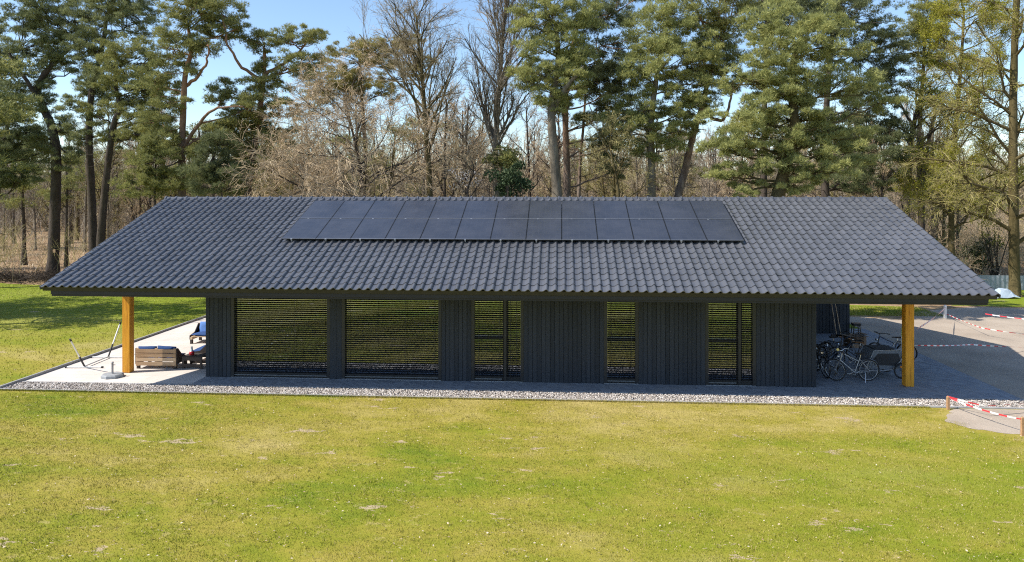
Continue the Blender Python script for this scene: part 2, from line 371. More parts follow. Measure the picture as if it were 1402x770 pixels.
sheet('terrace', [(-17.42, -.96), (-11.8, -.96), (-11.8, 13), (-17.42, 13)], .016, 'terrace')
sheet('walkway', [(-11.795, -.96), (13.55, -.96), (13.55, 10.3), (-11.795, 10.3)], .016, 'pavers')
sheet('carport_slab', [(12.05, 5.2), (13.1, 3.4), (13.1, 10.2), (12.05, 10.2)], .020, 'slab')
sheet('gravel_bed', [(-17.42, -1.90), (40, -1.90), (40, -1.05), (-17.42, -1.05)], .012, 'gravel')
k = MB()
def kerb_run(mb, x0, x1, y0, y1, z0, z1, L=1.0):
    n = max(1, round(max(x1-x0, y1-y0)/L))
    for i in range(n):
        if x1-x0 > y1-y0: mb.cbox(x0+(x1-x0)*i/n+.003, x0+(x1-x0)*(i+1)/n-.003, y0, y1, z0, z1, .008)
        else: mb.cbox(x0, x1, y0+(y1-y0)*i/n+.003, y0+(y1-y0)*(i+1)/n-.003, z0, z1, .008)
kerb_run(k, -17.49, 40, -1.97, -1.905, -.1, .045)
kerb_run(k, -17.42, 40, -1.045, -.965, -.1, .030)
kerb_run(k, -17.50, -17.425, -1.90, 13, -.1, .10)
tag(k.build('kerb', M['concrete']), kind='structure')

# pebbles: uncountable
def icosphere():
    t = (1+5**.5)/2
    v = np.array([(-1,t,0),(1,t,0),(-1,-t,0),(1,-t,0),(0,-1,t),(0,1,t),(0,-1,-t),(0,1,-t),(t,0,-1),(t,0,1),(-t,0,-1),(-t,0,1)], float)
    v /= np.linalg.norm(v[0])
    f = np.array([(0,11,5),(0,5,1),(0,1,7),(0,7,10),(0,10,11),(1,5,9),(5,11,4),(11,10,2),(10,7,6),(7,1,8),(3,9,4),(3,4,2),(3,2,6),(3,6,8),(3,8,9),(4,9,5),(2,4,11),(6,2,10),(8,6,7),(9,8,1)])
    return v, f
def scatter_blobs(pos, size, flat=.65):
    v, f = icosphere(); n = len(pos)
    a = rng.uniform(0, 2*PI, n); sc = size[:, None]*rng.uniform(.7, 1.3, (n, 3)); sc[:, 2] *= flat
    V = v[None]*sc[:, None, :]; V *= rng.uniform(.85, 1.15, (n, 12, 1))
    c, s = np.cos(a)[:, None], np.sin(a)[:, None]
    X = V[..., 0]*c - V[..., 1]*s; Yv = V[..., 0]*s + V[..., 1]*c
    V = np.stack([X, Yv, V[..., 2]], -1) + pos[:, None, :]
    F = (f[None] + (np.arange(n)*12)[:, None, None]).reshape(-1, 3)
    return V.reshape(-1, 3), F
n = 27000
pp = np.stack([rng.uniform(-17.4, 22, n), rng.uniform(-1.89, -1.06, n), rng.uniform(.012, .035, n)], 1)
m = MB(); m.add(*scatter_blobs(pp, rng.uniform(.011, .030, n)), smooth=True)
tag(m.build('pebbles', M['pebble']), 'pale rounded pebbles filling the narrow strip along the house', 'pebbles', kind='stuff')

# grass blades: uncountable
def blades(x, y, h, w):
    n = len(x); a = rng.uniform(0, 2*PI, n); l = rng.uniform(0, .8, n)*h; b = rng.uniform(0, 2*PI, n)
    p = np.stack([x, y, np.full(n, .004)], 1); dx = np.stack([np.cos(a)*w/2, np.sin(a)*w/2, np.zeros(n)], 1)
    tip = p + np.stack([np.cos(b)*l, np.sin(b)*l, h], 1)
    return np.stack([p-dx, p+dx, tip], 1).reshape(-1, 3), np.arange(3*n).reshape(-1, 3)
m = MB()
n = 420000; d = 11.0 + 11.5*rng.random(n)**.85; l = rng.uniform(-.78, .78, n)*d
x = CX + d*syaw + l*cyaw; y = CY + d*cyaw - l*syaw
patch = np.sin(x*1.3+np.sin(y*2.1)*1.7)*np.sin(y*1.9+np.sin(x*.9)*2) ; 
ok = (y < -1.99) & ~((x > 10.3+.4*np.sin(y*5)) & (y > -4.4)) & (rng.random(n) < .75+.35*patch)
x, y = x[ok], y[ok]; m.add(*blades(x, y, rng.uniform(.014, .036, len(x)), rng.uniform(.006, .012, len(x))))
n = 60000; x = rng.uniform(-45, -17.55, n); y = rng.uniform(-3, 23, n)
m.add(*blades(x, y, rng.uniform(.03, .07, n), rng.uniform(.012, .028, n)))
n = 14000; x = rng.uniform(13.6, 19, n); y = 13.9 + rng.random(n)*(17-13.9)
m.add(*blades(x, y, rng.uniform(.03, .07, n), rng.uniform(.012, .028, n)))
n = 2200; d = 11.0 + 12*rng.random(n); l = rng.uniform(-.78, .78, n)*d       # coarser tufts standing out of the sward
x = CX + d*syaw + l*cyaw; y = CY + d*cyaw - l*syaw; ok = (y < -2.03) & ~((x > 10.2) & (y > -4.6)); x, y = np.repeat(x[ok], 9), np.repeat(y[ok], 9)
m.add(*blades(x+rng.normal(0, .03, len(x)), y+rng.normal(0, .03, len(x)), rng.uniform(.025, .065, len(x)), rng.uniform(.007, .013, len(x))))
n = 26000; x = rng.uniform(-17.5, 15, n); m.add(*blades(x, np.where(x > 10.4, -50, -1.985-np.abs(rng.normal(0, .03, n))), rng.uniform(.03, .075, n), rng.uniform(.007, .013, n)))   # untrimmed edge along the kerb
tag(m.build('lawn_grass_blades', M['blade']), 'short mixed green and straw coloured grass covering the lawn', 'grass', kind='stuff')
# pale dry leaves and daisies lying about the grass
n = 2600; d = 11.0 + 12*rng.random(n); l = rng.uniform(-.8, .8, n)*d
x = CX + d*syaw + l*cyaw; y = CY + d*cyaw - l*syaw; ok = y < -2.05; x, y = x[ok], y[ok]; n = len(x)
s = rng.uniform(.008, .028, n)**1.0; a = rng.uniform(0, 2*PI, n); q = []
for kx in range(4):
    aa = a + kx*PI/2; q.append(np.stack([x+np.cos(aa)*s*(1 if kx % 2 else .6), y+np.sin(aa)*s*(1 if kx % 2 else .6), .035+rng.uniform(0, .02, n)], 1))
m = MB(); m.add(np.stack(q, 1).reshape(-1, 3), np.arange(4*n).reshape(-1, 4))
tag(m.build('fallen_leaves', M['dryleaf']), 'tiny pale dry leaves scattered over the front lawn', 'leaves', kind='stuff')

# ------------------------------------------------------------------ the house
H = empty('bungalow', (-1.9, 0, 0), 'long black timber bungalow with a dark tiled gable roof and orange corner posts', 'house')
HO = np.array(H.location)
def hb(mb, name, mat, parent=None):
    """link a part: the house empty is not at the origin, so shift the vertices"""
    if parent is None or parent is H:
        mb.v = [v - HO for v in mb.v]; return mb.build(name, M[mat], H)
    mb.v = [v - HO for v in mb.v]; return mb.build(name, M[mat], parent)
tanp = (ZR-ZE)/(YR-YE); ca = math.cos(math.atan(tanp)); sa = math.sin(math.atan(tanp))
SL = math.hypot(YR-YE, ZR-ZE)
def slope(x, s, h, back=False):
    """point on the roof: along the eave x, s metres up the slope, h above it"""
    y = YE + s*ca - h*sa; z = ZE + s*sa + h*ca
    return (x, 2*YR - y if back else y, z)
# cladding: vertical boards with shadow gaps, each panel a part
def cladding(mb, x0, x1, z0, z1, y=0.0, bw=.142, thick=.022):
    n = max(1, round((x1-x0)/bw)); w = (x1-x0)/n
    for i in range(n):
        a, b = x0+i*w+.004, x0+(i+1)*w-.004; j = rnd.uniform(-.0015, .0015)
        mb.prism([(a, y+thick), (a, y+.008+j), (a+.006, y+j), (b-.006, y+j), (b, y+.008+j), (b, y+thick)], 'z', z0, z1)
    mb.box(x0, x1, y+thick+.001, y+.14, z0+.01, z1)
ZT = 2.86
for x0, x1 in ((-11.8, -10.94), (-3.91, -2.94), (-1.24, 1.33), (2.43, 4.52), (6.10, 7.95)):
    p = MB(); cladding(p, x0, x1, .03, ZT); hb(p, 'wall_panel', 'board')
p = MB(); p.box(-7.60, -7.39, .0, .25, .03, ZT); p.box(-7.384, -7.21, .004, .25, .03, ZT); hb(p, 'wall_pillar', 'board')
p = MB(); p.box(-11.8, 7.95, .03, .2, ZT+.002, 3.62); hb(p, 'lintel', 'black')
# end walls and rear wall with gables
def gable(x0, x1):
    zz = lambda y: ZE - .28 + tanp*(y-YE)
    return MB().prism([(.145, 0.03), (10.0, .03), (10.0, zz(0.2)), (YR, zz(YR)), (.145, zz(.2))], 'x', x0, x1)
zz = lambda y: ZE - .28 + tanp*(y-YE)
p = MB(); p.prism([(.145, .03), (5.0, .03), (5.0, zz(5.0)), (.145, zz(.2))], 'x', -11.8, -11.6); p.prism([(5.0, 2.2), (8.0, 2.2), (8.0, zz(2*YR-8.0)), (YR, zz(YR)), (5.0, zz(5.0))], 'x', -11.8, -11.6); p.prism([(8.0, .03), (10.0, .03), (10.0, zz(.2)), (8.0, zz(2*YR-8.0))], 'x', -11.8, -11.6); hb(p, 'end_wall', 'board')
f = MB()
for y in (5.0, 5.75, 6.1, 6.45, 7.2, 7.92): f.box(-11.74, -11.66, y, y+.07, .03, 2.2)  # inner uprights added in place of chair legs, splitting the terrace light into streaks
f.box(-11.735, -11.665, 5.07, 7.92, 1.15, 2.199); w = hb(f, 'terrace_door', 'frame'); g = MB(); g.box(-11.71, -11.69, 5.07, 7.92, .04, 1.15); hb(g, 'pane', 'glass', w)
p = gable(7.75, 7.95); hb(p, 'end_wall', 'board')
rw = MB(); last = -11.6
for a, b in ((-9.9, -8.4), (-5.6, -4.2), (5.7, 6.5)):
    rw.box(last, a, 9.8, 9.998, .03, 3.6); rw.box(a, b, 9.8, 9.998, 2.3, 3.6); last = b
rw.box(last, 7.75, 9.8, 9.998, .03, 3.6); hb(rw, 'rear_wall', 'whitewall')
for a, b in ((-9.9, -8.4), (-5.6, -4.2), (5.7, 6.5)):
    f = MB(); f.box(a, a+.06, 9.82, 9.9, .03, 2.3); f.box(b-.06, b, 9.82, 9.9, .03, 2.3); f.box(a+.06, b-.06, 9.82, 9.9, 2.24, 2.3); f.box(a+.06, b-.06, 9.82, 9.9, .03, .1)
    w = hb(f, 'rear_window', 'frame'); g = MB(); g.box(a+.06, b-.06, 9.85, 9.87, .1, 2.24); hb(g, 'pane', 'glass', w)
p = MB(); p.box(-11.6, 7.75, .15, 9.8, -.05, .03); hb(p, 'floor', 'floorwood')
p = MB(); p.box(-11.6, 7.75, .25, 9.8, 2.75, 2.83); hb(p, 'ceiling', 'whitewall')
p = MB()
for x in (-3.4, 0.1, 3.4): p.box(x-.06, x+.06, .25, 9.0 if x > -3.5 else 6, .03, 2.745)
p.box(.17, 3.33, 5.2, 5.3, .03, 2.745); p.box(-3.33, .03, 6.2, 6.3, .03, 2.745); hb(p, 'partition', 'whitewall')
# windows with outside slat blinds
def window(x0, x1, rail=False, side=None, blind_to=.16):
    """x0..x1 opening between panels; side = x where a narrow side light begins"""
    f = MB(); fy0, fy1 = .10, .17; fw = .11
    f.box(x0, x0+fw, fy0, fy1, .03, ZT); f.box(x1-fw, x1, fy0, fy1, .03, ZT)
    f.box(x0+fw, x1-fw, fy0, fy1, ZT-.07, ZT); f.box(x0+fw, x1-fw, fy0, fy1, .03, .20)
    f.box(x0+.002, x0+.105, .012, fy0-.002, .03, ZT)                 # blind guide and reveal
    f.box(x1-.105, x1-.002, .012, fy0-.002, .03, ZT)
    spans = [(x0, x1)]
    if side is not None:
        spans = [(x0, side), (side, x1)]
        f.box(side-.09, side+.09, fy0-.004, fy1, .201, ZT-.071)
        f.box(side-.05, side+.03, .02, fy0-.006, .03, ZT-.002)
    if rail:
        a, b = spans[0]; f.box(a+fw+.001, b-(.09 if side is not None else fw)-.001, fy0-.002, fy1-.004, 1.36, 1.47)
    w = hb(f, 'window', 'frame')
    g = MB()
    for a, b in spans: g.box(a+fw*.7, b-fw*.7, fy0+.03, fy0+.05, .12, ZT-.04)
    hb(g, 'pane', 'glass', w)
    sm = MB(); sm.box(x0+.112, (side if side is not None else x1)-.112, .03, .095, .082, .112); hb(sm, 'sill', 'sill', w)
    for q, (a, b) in enumerate(spans):
        bl = MB(); a0 = a + (.112 if q == 0 else .045); b0 = b - (.112 if b == x1 else .065)
        z = ZT-.10
        while z > blind_to:
            t2 = rotx(D2R(20 + rnd.uniform(-1.5, 1.5)))
            bl.box(-(b0-a0)/2, (b0-a0)/2, -.036, .036, -.0018, .0018, rot=t2, at=((a0+b0)/2, .052, z)); z -= .069
        bl.box(a0, b0, .035, .07, z+.012, z+.040)
        nc = max(2, int((b0-a0)/.8)+1)
        for c in range(nc):
            xx = a0+.12+(b0-a0-.24)*c/(nc-1); bl.box(xx-.004, xx+.004, .018, .022, z+.03, ZT-.08)
        bl.box(a0, b0, .016, .088, ZT-.075, ZT-.003)
        hb(bl, 'blind', 'slat', w)
window(-10.94, -7.60); window(-7.21, -3.91)
window(-2.94, -1.24, True, -1.83); window(1.33, 2.43, True); window(4.52, 6.10, True, 5.60)
for a, b in ((-10.93, -7.61), (-7.2, -3.92), (-2.93, -1.25), (1.34, 2.42), (4.53, 6.09)):
    p = MB(); p.box(a, b, -.012, .012, .018, .03); hb(p, 'threshold', 'slab')
# shed at the back of the carport
p = MB(); cladding(p, 7.96, 12.42, .03, 3.0, y=9.0, bw=.142); p.box(12.22, 12.42, 9.145, 10.0, .03, 3.0); hb(p, 'shed_wall', 'board')
# orange posts, each with a dark shoe
for x, y in ((-14.73, .30), (10.88, .21), (-14.73, 9.9)):
    p = MB(); p.cbox(x-.13, x+.13, y, y+.27, .03, ZE+tanp*(min(y, 2*YR-y-.27)-YE)-.20, .008)
    o = hb(p, 'post', 'orange'); s = MB(); s.box(x-.09, x+.09, y+.04, y+.23, .016, .029); hb(s, 'post_foot', 'greymetal', o)
# purlin beams carrying the roof over terrace and carport
for a, b, y in ((XL+.35, -11.81, .33), (7.96, XR-.35, .24)):
    p = MB(); p.box(a, b, y, y+.22, 3.74, 3.82); hb(p, 'beam', 'black')

# roof tiles: every course of every tile, slightly uneven
def tiles(back):
    NX, NS, K = 107, 20, 12
    w = (XR-XL)/NX; c = SL/NS
    u = np.linspace(0, 1, K)
    def prof(u):
        h = np.where(u < .40, .003*np.cos(u/.4*2*PI)-.003, 0.0)
        t = np.clip((u-.36)/.64, 0, 1)
        return h + .062*np.sin(PI*t**1.45)**1.15
    r = np.random.default_rng(3+back); Vs = []; Fs = []; n = 0; sm = []
    hp = prof(u); m = MB()
    jj, ii = np.meshgrid(np.arange(NS), np.arange(NX), indexing='ij'); jj = jj.ravel(); ii = ii.ravel(); T = len(ii)
    dx = r.normal(0, .0025, T); dh = r.normal(0, .0025, T); tl = r.normal(0, .0012, T)
    x = XL + (ii[:, None] + u[None]*1.02)*w + dx[:, None]
    s0 = jj*c - .035; s1 = (jj+1)*c + .01
    def sp(x, s, h):
        y = YE + s*ca - h*sa; z = ZE + s*sa + h*ca
        return np.stack([x, (2*YR-y) if back else y, z], -1)
    hl = hp[None] + .026 + dh[:, None] + tl[:, None]*(u[None]-.5)*4; hu = hp[None] + .002 + dh[:, None]*.5
    low = sp(x, s0[:, None]+0*x, hl); up = sp(x, s1[:, None]+0*x, hu); lip = sp(x, s0[:, None]+.004+0*x, hl-.026)
    # top surface
    V = np.concatenate([low, up], 1).reshape(-1, 3); q = np.array([(k, k+1, K+k+1, K+k) for k in range(K-1)])
    if back: q = q[:, ::-1]
    m.add(V, (q[None]+(np.arange(T)*2*K)[:, None, None]).reshape(-1, 4), smooth=True)
    V = np.concatenate([lip, low], 1).reshape(-1, 3); m.add(V, (q[None]+(np.arange(T)*2*K)[:, None, None]).reshape(-1, 4))
    return m
deck = MB()
for back in (False, True):
    pts = [slope(x, s, h, back) for x in (XL+.03, XR-.03) for s in (.02, SL-.01) for h in (-.14, -.012)]
    deck.add(pts, [(0,1,3,2),(4,6,7,5),(0,4,5,1),(2,3,7,6),(0,2,6,4),(1,5,7,3)])
roof = hb(deck, 'roof', 'black'); fixn(roof)
hb(tiles(False), 'roof_tiles', 'tile', roof); hb(tiles(True), 'roof_tiles', 'tile', roof)
# ridge caps
m = MB(); NR = 66; w = (XR-XL)/NR; a = np.linspace(-.15*PI, 1.15*PI, 9)
for i in range(NR):
    x0 = XL+i*w; j = rnd.uniform(-.003, .003)
    rings = [(x0, .165), (x0+.055, .165), (x0+.06, .135), (x0+w+.02, .125)]
    V = [(xx, YR+r*np.cos(t)*1.05, ZR-.075+j+r*np.sin(t)) for xx, r in rings for t in a]
    m.add(V, [(q*9+k, q*9+k+1, (q+1)*9+k+1, (q+1)*9+k) for q in range(3) for k in range(8)], smooth=False)
    m.add([V[k] for k in range(9)], [tuple(range(9))])
hb(m, 'ridge_cap', 'tile', roof)
# fascia: two stepped boards under the eaves, gable boards up the rakes
for back in (False, True):
    f = MB(); ys = (lambda y: 2*YR-y) if back else (lambda y: y)
    for (y0, y1, z0, z1) in ((YE+.10, YE+.16, 2.985, 3.20), (YE+.14, YE+.20, 2.925, 3.045), ):
        a, b = sorted((ys(y0), ys(y1)))
        for q_ in range(6): f.box(XL+.26+(XR-XL-.5)*q_/6+.002, XL+.26+(XR-XL-.5)*(q_+1)/6-.002, a, b, z0+rnd.uniform(-.002, .002), z1)
    a, b = sorted((ys(YE+.19), ys(YE+.5))); f.box(XL+.27, XR-.25, a, b, 2.93, 2.96)
    hb(f, 'fascia', 'fascia', roof)
for x0, x1 in ((XL+.22, XL+.26), (XR-.24, XR-.20)):
    f = MB()
    for back in (False, True):
        pts = [slope(x, s, h, back) for x in (x0, x1) for s in (.10, SL-.02) for h in (-.30, -.02)]
        f.add(pts, [(0,1,3,2),(4,6,7,5),(0,4,5,1),(2,3,7,6),(0,2,6,4),(1,5,7,3)])
    fixn(hb(f, 'barge_board', 'fascia', roof))
for x0, x1 in ((XL-.012, XL+.012), (XR-.004, XR+.02)):
    m = MB()
    for back in (False, True):
        for i in range(20):
            s0 = SL*i/20-.03; s1 = SL*(i+1)/20
            pts = [slope(x, s, h, back) for x in (x0, x1) for s, h in ((s0, -.075), (s0, .035), (s1, -.09), (s1, .008))]
            m.add(pts, [(0,1,3,2),(4,6,7,5),(0,4,5,1),(2,3,7,6),(0,2,6,4),(1,5,7,3)])
    fixn(hb(m, 'verge_tiles', 'tile', roof))

# ------------------------------------------------------------------ solar panels: each one a thing on the roof
ORD = ['first', 'second', 'third', 'fourth', 'fifth', 'sixth', 'seventh', 'eighth', 'ninth', 'tenth', 'eleventh', 'twelfth', 'thirteenth']
PX0, PX1, PYa, PYb = -9.63, 5.99, 1.09, 4.50
pw = (PX1-PX0)/13; ph = (PYb-PYa)/ca/2
proto = None; ang = math.atan(tanp)
for r in range(2):
    for i in range(13):
        lab = f"{'lower' if r == 0 else 'upper'} row solar panel, {ORD[i]} from the left end of the array"
        if i == 12: lab = f"{'lower' if r == 0 else 'upper'} row solar panel at the right end of the array"
        if i == 0: lab = f"{'lower' if r == 0 else 'upper'} row solar panel at the left end of the array"
        sc_ = (PYa-YE)/ca + r*ph + ph/2
        c0 = slope(PX0+(i+.5)*pw, sc_, .155)
        if proto is None:
            o = empty('solar_panel', c0, lab, 'solar panel', 'solar panels in two rows on the tiled roof'); o.rotation_euler = (ang, 0, 0)
            a, b = pw/2-.006, ph/2-.006; g = MB(); g.box(-a+.016, a-.016, -b+.016, b-.016, -.004, .0005); g.build('glass', M['solar'], o)
            f = MB(); f.box(-a, -a+.016, -b, b, -.035, .003); f.box(a-.016, a, -b, b, -.035, .003); f.box(-a+.016, a-.016, -b, -b+.016, -.035, .003); f.box(-a+.016, a-.016, b-.016, b, -.035, .003); f.box(-a+.016, a-.016, -b+.016, b-.016, -.03, -.006)
            f.build('frame', M['frame'], o)
            f = MB(); f.box(-a, a, -b-.001, -b+.022, .0035, .006); f.build('edge_trim', M['alu'], o)
            f = MB(); f.box(-.28, -.22, -b-.035, -b-.002, -.045, .006); f.build('clamp', M['alu'], o)
            f = MB(); f.box(-.265, -.235, -b-.02, b, -.10, -.046); f.build('rail', M['alu'], o); proto = o
        else:
            o = copy_tree(proto); o.location = c0; o['label'] = lab

# ------------------------------------------------------------------ terrace things
def part(mb, name, mat, parent, label=None):
    o = mb.build(name, M[mat], parent)
    if label: o['label'] = label
    return o
# hammock stand: two foot bars, a spine and two raked uprights
a = G(115, 505); b = G(149, 491)
hx, hy = (a+b)[:2]/2; dirv = (b-a)[:2]; hl = 1.55; ang0 = math.atan2(dirv[1], dirv[0])
t = empty('hammock_stand', (hx, hy, .016), 'pale metal hammock stand without a hammock on the sunny terrace', 'hammock stand', rz=ang0)
part(MB().tube([(-hl/2, 0, .06), (hl/2, 0, .06)], .024), 'spine', 'whitemetal', t)
for sx in (-1, 1):
    f = part(MB().tube([(sx*hl/2, -.62, .035), (sx*hl/2, .62, .035)], .024), 'foot_bar', 'whitemetal', t)
    c = MB()
    for e in (-1, 1): c.tube([(sx*hl/2, e*.60, .035), (sx*hl/2, e*.66, .035)], .034)
    part(c, 'end_cap', 'rubber', f)
    u = part(MB().tube([(sx*(hl/2-.02), 0, .06), (sx*(hl/2+.28), 0, .46)], .030), 'sleeve', 'darkfab', t)
    u2 = part(MB().tube([(sx*(hl/2+.26), 0, .43), (sx*(hl/2+.78), 0, 1.12)], .025), 'upright', 'whitemetal', t)
    part(MB().tube([(sx*(hl/2+.76), 0, 1.10), (sx*(hl/2+.82), 0, 1.17)], .032), 'end_cap', 'rubber', u2)
# parasol base
p = G(154, 517)
t = empty('parasol_base', (p[0], p[1], .016), 'octagonal grey stone parasol base with a short empty tube', 'parasol base')
part(MB().lathe([(.34, 0), (.35, .02), (.35, .08), (.31, .11), (.08, .115)], 8, smooth=False), 'slab', 'stone', t)
tb = part(MB().lathe([(.032, .11), (.032, .46), (.040, .462), (.040, .50), (.028, .502)], 12), 'tube', 'greymetal', t)
part(MB().tube([(.03, 0, .40), (.10, 0, .40)], .012), 'knob', 'rubber', tb)

def pallet_sofa(loc, rz, L, label, boards=4, group='pallet wood lounge seats on the terrace', cush='blue', arms=(1, 1)):
    """local frame: back along x at y=0, seat toward +y"""
    t = empty('pallet_sofa', loc, label, 'outdoor sofa', group, rz)
    m = MB(); h = .125
    for i in range(boards): m.cbox(-L/2, L/2, -.022, .0, .12+i*(h+.022), .12+i*(h+.022)+h, .003)
    top = .12+boards*(h+.022)
    for x in (-L/2+.05, 0, L/2-.05): m.box(x-.045, x+.045, .002, .05, .10, top)
    part(m, 'backrest', 'pallet', t)
    s = MB()
    for i in range(6): s.cbox(-L/2+.03, L/2-.03, .06+i*.125, .06+i*.125+.10, .27, .295, .003)
    for x in (-L/2+.05, 0, L/2-.05): s.box(x-.04, x+.04, .055, .80, .17, .268)
    part(s, 'seat', 'pallet', t)
    for x in (-L/2+.06, L/2-.06):
        for y in (.02, .74): part(MB().cbox(x-.05, x+.05, y, y+.09, 0, .17, .005), 'leg', 'darkwood', t)
    for k_, sx in enumerate((-1, 1)):
        if not arms[k_]: continue
        ar = MB(); x = sx*(L/2+.012)
        ar.prism([(.0, .17), (.80, .17), (.80, .33), (.42, .40), (.10, top), (.0, top)], 'x', x-.012, x+.012); part(ar, 'armrest', 'darkwood', t)
    part(cushion(L-.10, .70, .13, (0, .43, .36)), 'seat_cushion', cush, t)
    c = cushion(L*.47, .60, .15, (0, 0, 0)); R = rotx(D2R(72))
    for sx in (-1, 1):
        q = cushion(L*.46, .52, .15, (0, 0, 0)); q.v = [v @ (rotx(D2R(106)) @ rotz(rnd.uniform(-.06, .06))).T + np.array([sx*L*.235, .15, .50+rnd.uniform(-.02, .03)]) for v in q.v]
        part(q, 'back_cushion', cush, t)
    return t
def cushion(w, d, h, at):
    """rounded puffy slab"""
    n = 8; m = MB(); V = []; F = []
    g = np.linspace(-1, 1, n)
    for sgn in (1, -1):
        b0 = len(V)
        for yy in g:
            for xx in g:
                e = (1-abs(xx)**5)*(1-abs(yy)**5); V.append((xx*w/2, yy*d/2, sgn*h/2*(.25+.75*max(0, e)**.5)+.006*math.sin(xx*5+yy*3)))
        for j in range(n-1):
            for i in range(n-1):
                q = (b0+j*n+i, b0+j*n+i+1, b0+(j+1)*n+i+1, b0+(j+1)*n+i); F.append(q if sgn > 0 else q[::-1])
    o = n*n; ring = [i for i in range(n)] + [j*n+n-1 for j in range(1, n)] + [(n-1)*n+i for i in range(n-2, -1, -1)] + [j*n for j in range(n-2, 0, -1)]
    for a_, b_ in zip(ring, ring[1:]+ring[:1]): F.append((a_+o, b_+o, b_, a_))
    m.add(np.array(V)+np.array(at), F, True); return m
pallet_sofa((-14.03, .92, .016), D2R(1.5), 1.42, 'wooden pallet sofa seen from its slatted back, blue cushions showing over the top')
pallet_sofa((-12.62, 2.95, .016), D2R(90), 1.75, 'pallet sofa standing sideways behind the low dark table, half hidden by the house corner')
t = pallet_sofa((-13.95, 5.9, .016), D2R(180), 2.1, 'far pallet sofa facing the camera with lighter blue back cushions', cush='blue')
for c in t.children:
    if c.name.startswith('back_cushion'): c.data.materials[0] = M['bluelight']
# low crate table with a carafe on it
tx, ty = -12.80, 1.32
t = empty('crate_table', (tx, ty, .016), 'low dark crate table beside the pallet sofa with a red bottle on it', 'table')
m = MB()
for i in range(5): m.cbox(-.36, .36, -.30+i*.122, -.30+i*.122+.11, .40, .425, .004)
part(m, 'tabletop', 'darkwood', t)
for x in (-.32, .32):
    for y in (-.27, .27): part(MB().cbox(x-.035, x+.035, y-.03, y+.03, 0, .398, .004), 'leg', 'darkwood', t)
for y0, z0, z1 in ((-.29, .28, .396), (-.29, .06, .16), (.27, .28, .396), (.27, .06, .16)): part(MB().box(-.284, .284, y0, y0+.02, z0, z1), 'side_board', 'darkwood', t)
t = empty('carafe', (tx-.13, ty-.05, .016+.426), 'small glass carafe with red drink standing on the crate table', 'carafe')
part(MB().lathe([(.065, 0), (.085, .02), (.085, .10), (.06, .13)], 14), 'drink', 'red', t)
part(MB().lathe([(.058, .131), (.035, .19), (.030, .25), (.036, .29)], 14), 'neck', 'clear', t)

# ------------------------------------------------------------------ bicycles under the carport
def arc(cx_, cz_, r, a0, a1, n=16): return [(cx_+r*math.cos(D2R(a0+(a1-a0)*i/n)), 0, cz_+r*math.sin(D2R(a0+(a1-a0)*i/n))) for i in range(n+1)]
def wheel_part(parent, cx_, R, tyre_mat, rim_mat, yaw=0.0, piv=None):
    """wheel built about its own hub, then placed; tyre, rim and spokes are its sub-parts"""
    ring = lambda r: [(r*math.cos(2*PI*i/36), 0, r*math.sin(2*PI*i/36)) for i in range(36)]
    h = MB().tube([(0, -.045, 0), (0, .045, 0)], .022, 8); w = part(h, 'wheel', 'chrome', parent)
    part(MB().tube(ring(R-.020), .020, 8, closed=True), 'tyre', tyre_mat, w)
    part(MB().tube(ring(R-.044), .0125, 6, closed=True), 'rim', rim_mat, w)
    s = MB()
    for i in range(28):
        a_ = 2*PI*i/28; e = .03*(1 if i % 2 else -1)
        s.tube([(.02*math.cos(a_+.8*(1 if i % 4 < 2 else -1)), e, .02*math.sin(a_+.8*(1 if i % 4 < 2 else -1))), ((R-.045)*math.cos(a_), 0, (R-.045)*math.sin(a_))], .0016, 3, cap=False)
    part(s, 'spokes', rim_mat, w)
    w.location = (cx_, 0, R); w.rotation_euler = (0, 0, yaw)
    return w
